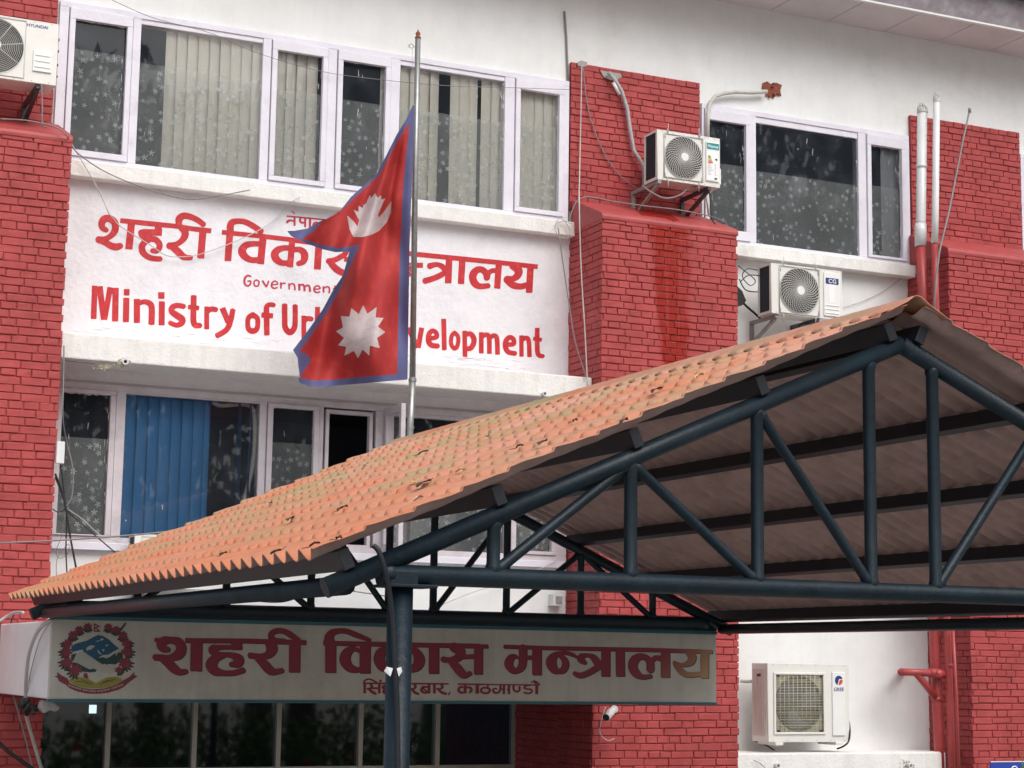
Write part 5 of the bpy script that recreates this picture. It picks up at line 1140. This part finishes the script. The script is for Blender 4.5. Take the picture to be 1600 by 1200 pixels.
# ------------------------------------------------------------------ small fixtures
mb = MB(); c0, c1 = at(90, 690, 15.28), at(101, 725, 15.28); mb.box(c0.x-.01, c1.x-.01, 15.25, 15.31, c1.z, c0.z); thing('switch_box', mb, PLASTW, 'flat white plastic box on the edge of the left pier', 'box', bevel=.006)
mb = MB(); c0, c1 = at(864, 928, 15.9), at(880, 947, 15.9); mb.box(c0.x, c1.x, 15.9, 16.0, c1.z, c0.z); jb = thing('junction_box', mb, PLASTW, 'small open white junction box on the wall seen through the rear truss', 'box', bevel=.004)
mb = MB(); mb.box(c0.x+.03, c1.x-.015, 15.894, 15.902, c1.z+.02, c0.z-.02); mb.build('socket_plate', RUST, jb)
mb = MB(); mb.prism([at(1152,447,15.75), at(1160,455,15.75), at(1166,470,15.75), at(1160,477,15.75), at(1152,478,15.75)], (0, .12, 0)); thing('meter_box', mb, BLACK, 'black box peeping out behind the middle pier by the looped leads', 'box')
cc = empty('security_camera', at(957, 1112, 15.26), 'white bullet security camera on the brick below the sign', 'camera')
a_, b_ = at(957, 1110, 15.12), at(947, 1121, 15.02)
mb = MB(); mb.tube([a_, a_+(b_-a_)*.15, b_-(b_-a_)*.05, b_], [.030,.036,.036,.034], 16); mb.build('housing', PLASTW, cc, smooth=True)
mb = MB(); d_ = (b_-a_).normalized(); mb.tube([b_+d_*.001, b_+d_*.006], .031, 16); mb.build('lens', BLACK, cc)
mb = MB(); mb.tube([at(960, 1108, 15.3), at(960, 1108, 15.26)], .035, 14); mb.tube([at(960, 1108, 15.28), a_], .012, 8); mb.build('mount', PLASTW, cc)
# broken lamp bracket hanging under the porch end
pl_ = empty('porch_bracket', at(52, 1098, 13.9), 'tangle of cracked fixture and rag hanging under the left end of the porch', 'fixture')
mb = MB(); q = random.Random(4)
for k in range(7):
    a_ = at(40+q.uniform(-6,14), 1092+q.uniform(2,16), 13.8+q.uniform(-.3,.4)); mb.tube([a_, a_+Vector((q.uniform(-.05,.05), q.uniform(-.1,.1), q.uniform(-.06,.02)))], q.uniform(.012,.03), 8)
mb.build('socket', BLACK, pl_, smooth=True)
mb = MB(); P = [at(x, y, 13.6) for x, y in ((66,1094),(82,1096),(95,1106),(88,1112),(78,1110),(70,1115),(62,1106))]; mb.prism(P, (0, .1, 0)); mb.build('rag', CEMENT, pl_, bevel=.01)
mb = MB(); c = at(21, 1052, 15.15); mb.tube([c, c+Vector((0,-.12,-.02))], [.03,.04], 14); mb.tube([c+Vector((0,0,.02)), c+Vector((0,.06,.02))], .02, 8); thing('porch_lamp_stub', mb, PLASTW, 'small white lamp bracket on the end face of the porch', 'fixture', smooth=True)
# cable tie rag on the post
c = at(614, 1049, YN-.06); mb = MB()
for s_ in (-1, 1): mb.prism([c+Vector((s_*.008,-.02,.012)), c+Vector((s_*.03,-.012,.018)), c+Vector((s_*.038,-.005,.0)), c+Vector((s_*.018,-.02,-.02))], (0,.006,0))
thing('tape_strip', mb, SMEAR, 'scrap of white tape binding the cable to the canopy post', 'tape')
# blue notice at the bottom right
c0, c1 = at(1548, 1191, 14.6), at(1640, 1250, 14.6); nb = empty('notice_board', (c0.x, 14.6, c1.z), 'blue notice board edge at the bottom right corner', 'sign')
NBL = mat('blue_notice', (.02,.05,.36), .4, .05, 8); mb = MB(); mb.box(c0.x, c1.x, 14.6, 14.62, c1.z, c0.z); mb.build('board', NBL, nb)
mb = MB(); mb.ring((at(1586,1204,14.59).x, 14.596, at(1586,1204,14.59).z), .04, .006, 24); mb.box(c0.x, c1.x, 14.594, 14.6, c0.z, c0.z+.008); mb.build('mark', LOGOW, nb)
mb = MB(); mb.tube([(c0.x+.3, 14.64, -3.3), (c0.x+.3, 14.64, c0.z-.05)], .02, 10); mb.build('stake', GALV, nb)
mb = MB()
for k in range(4): mb.tube([at(1597+k*1.2, 1230, 14.3), at(1597+k*1.5, 1200, 14.3), at(1596-k*.8+2, 1176+k*5, 14.3)], [.004,.004,.001], 5)
thing('grass_blade', mb, LEAFG, 'few green grass blades beside the blue notice at the corner', 'plant')

# ------------------------------------------------------------------ garden across the forecourt: only seen mirrored in the glass
def foliage(mb, c, rad, n, q, size, mi=0):
    for k in range(n):
        while True:
            p = Vector((q.uniform(-1,1), q.uniform(-1,1), q.uniform(-1,1)))
            if .25 < p.length < 1: break
        p = Vector((c[0]+p.x*rad[0], c[1]+p.y*rad[1], c[2]+p.z*rad[2])); s_ = size*q.uniform(.6,1.3); R = Euler((q.uniform(0,6), q.uniform(0,6), q.uniform(0,6))).to_matrix(); mb.mi = mi
        mb.add([p+R@Vector((-s_,0,0)), p+R@Vector((0,-s_*.45,.1*s_)), p+R@Vector((s_,0,0)), p+R@Vector((0,s_*.45,.1*s_))], [(0,1,2,3)])
q = random.Random(6)
mb = MB()
for k in range(26): foliage(mb, (1.0+k*.55, 1.5+q.uniform(-.3,.3), -2.1+q.uniform(-.15,.2)), (.6,.7,1.3), 620, q, .085)
HIB = mat('red_flower', (.55,.03,.03), .6, .1, 5)
for k in range(14): foliage(mb, (2.0+k*1.0+q.uniform(-.3,.3), 2.25, -1.6+q.uniform(-.4,.4)), (.07,.05,.07), 14, q, .06, 1)
thing('hedge', mb, [LEAFG, HIB], 'leafy hedge with red blooms mirrored in the entrance glass', 'hedge')
def tree_proto():
    u = empty('shade_tree', (0,0,-3.3), 'tall dark shade tree mirrored in the windows', 'tree', 'trees across the forecourt')
    mb = MB(); mb.tube([(0,0,-3.3),(.1,0,-1),(0,.1,1.5),(.2,0,4)], [.32,.24,.2,.1], 10)
    for k in range(6): a = k*1.05; mb.tube([(0,.05,.6+k*.35),(1.2*math.cos(a),1.2*math.sin(a),2.2+k*.4),(2.2*math.cos(a),2.2*math.sin(a),3.4+k*.5)], [.1,.06,.02], 6)
    mb.build('trunk', BARK, u, smooth=True)
    mb = MB(); q = random.Random(14)
    for k in range(22): a = q.uniform(0,6.28); r = q.uniform(.3,2.5); foliage(mb, (r*math.cos(a), r*math.sin(a), q.uniform(1.2,6.6)), (1.15,1.15,.85), 150, q, .17)
    mb.build('crown', TREEG, u); return u
T0 = tree_proto()
for k, (x, y, s_) in enumerate([(15,-14,1.0),(21,-16,1.25),(27,-15,1.1),(33,-18,1.3),(9,-19,1.1),(39,-16,1.2),(3,-18,1.0),(12,-13,.9),(18,-19,1.2),(24,-20,1.2),(30,-14,.95)]):
    t = T0 if k == 0 else T0.copy()
    if k:
        COL.objects.link(t)
        for ch in list(T0.children):
            c_ = ch.copy(); COL.objects.link(c_); c_.parent = t
    t.location = (x, y, -3.3); t.rotation_euler = (0, 0, k*1.3); t.scale = (s_*1.35, s_*1.35, s_*1.75)
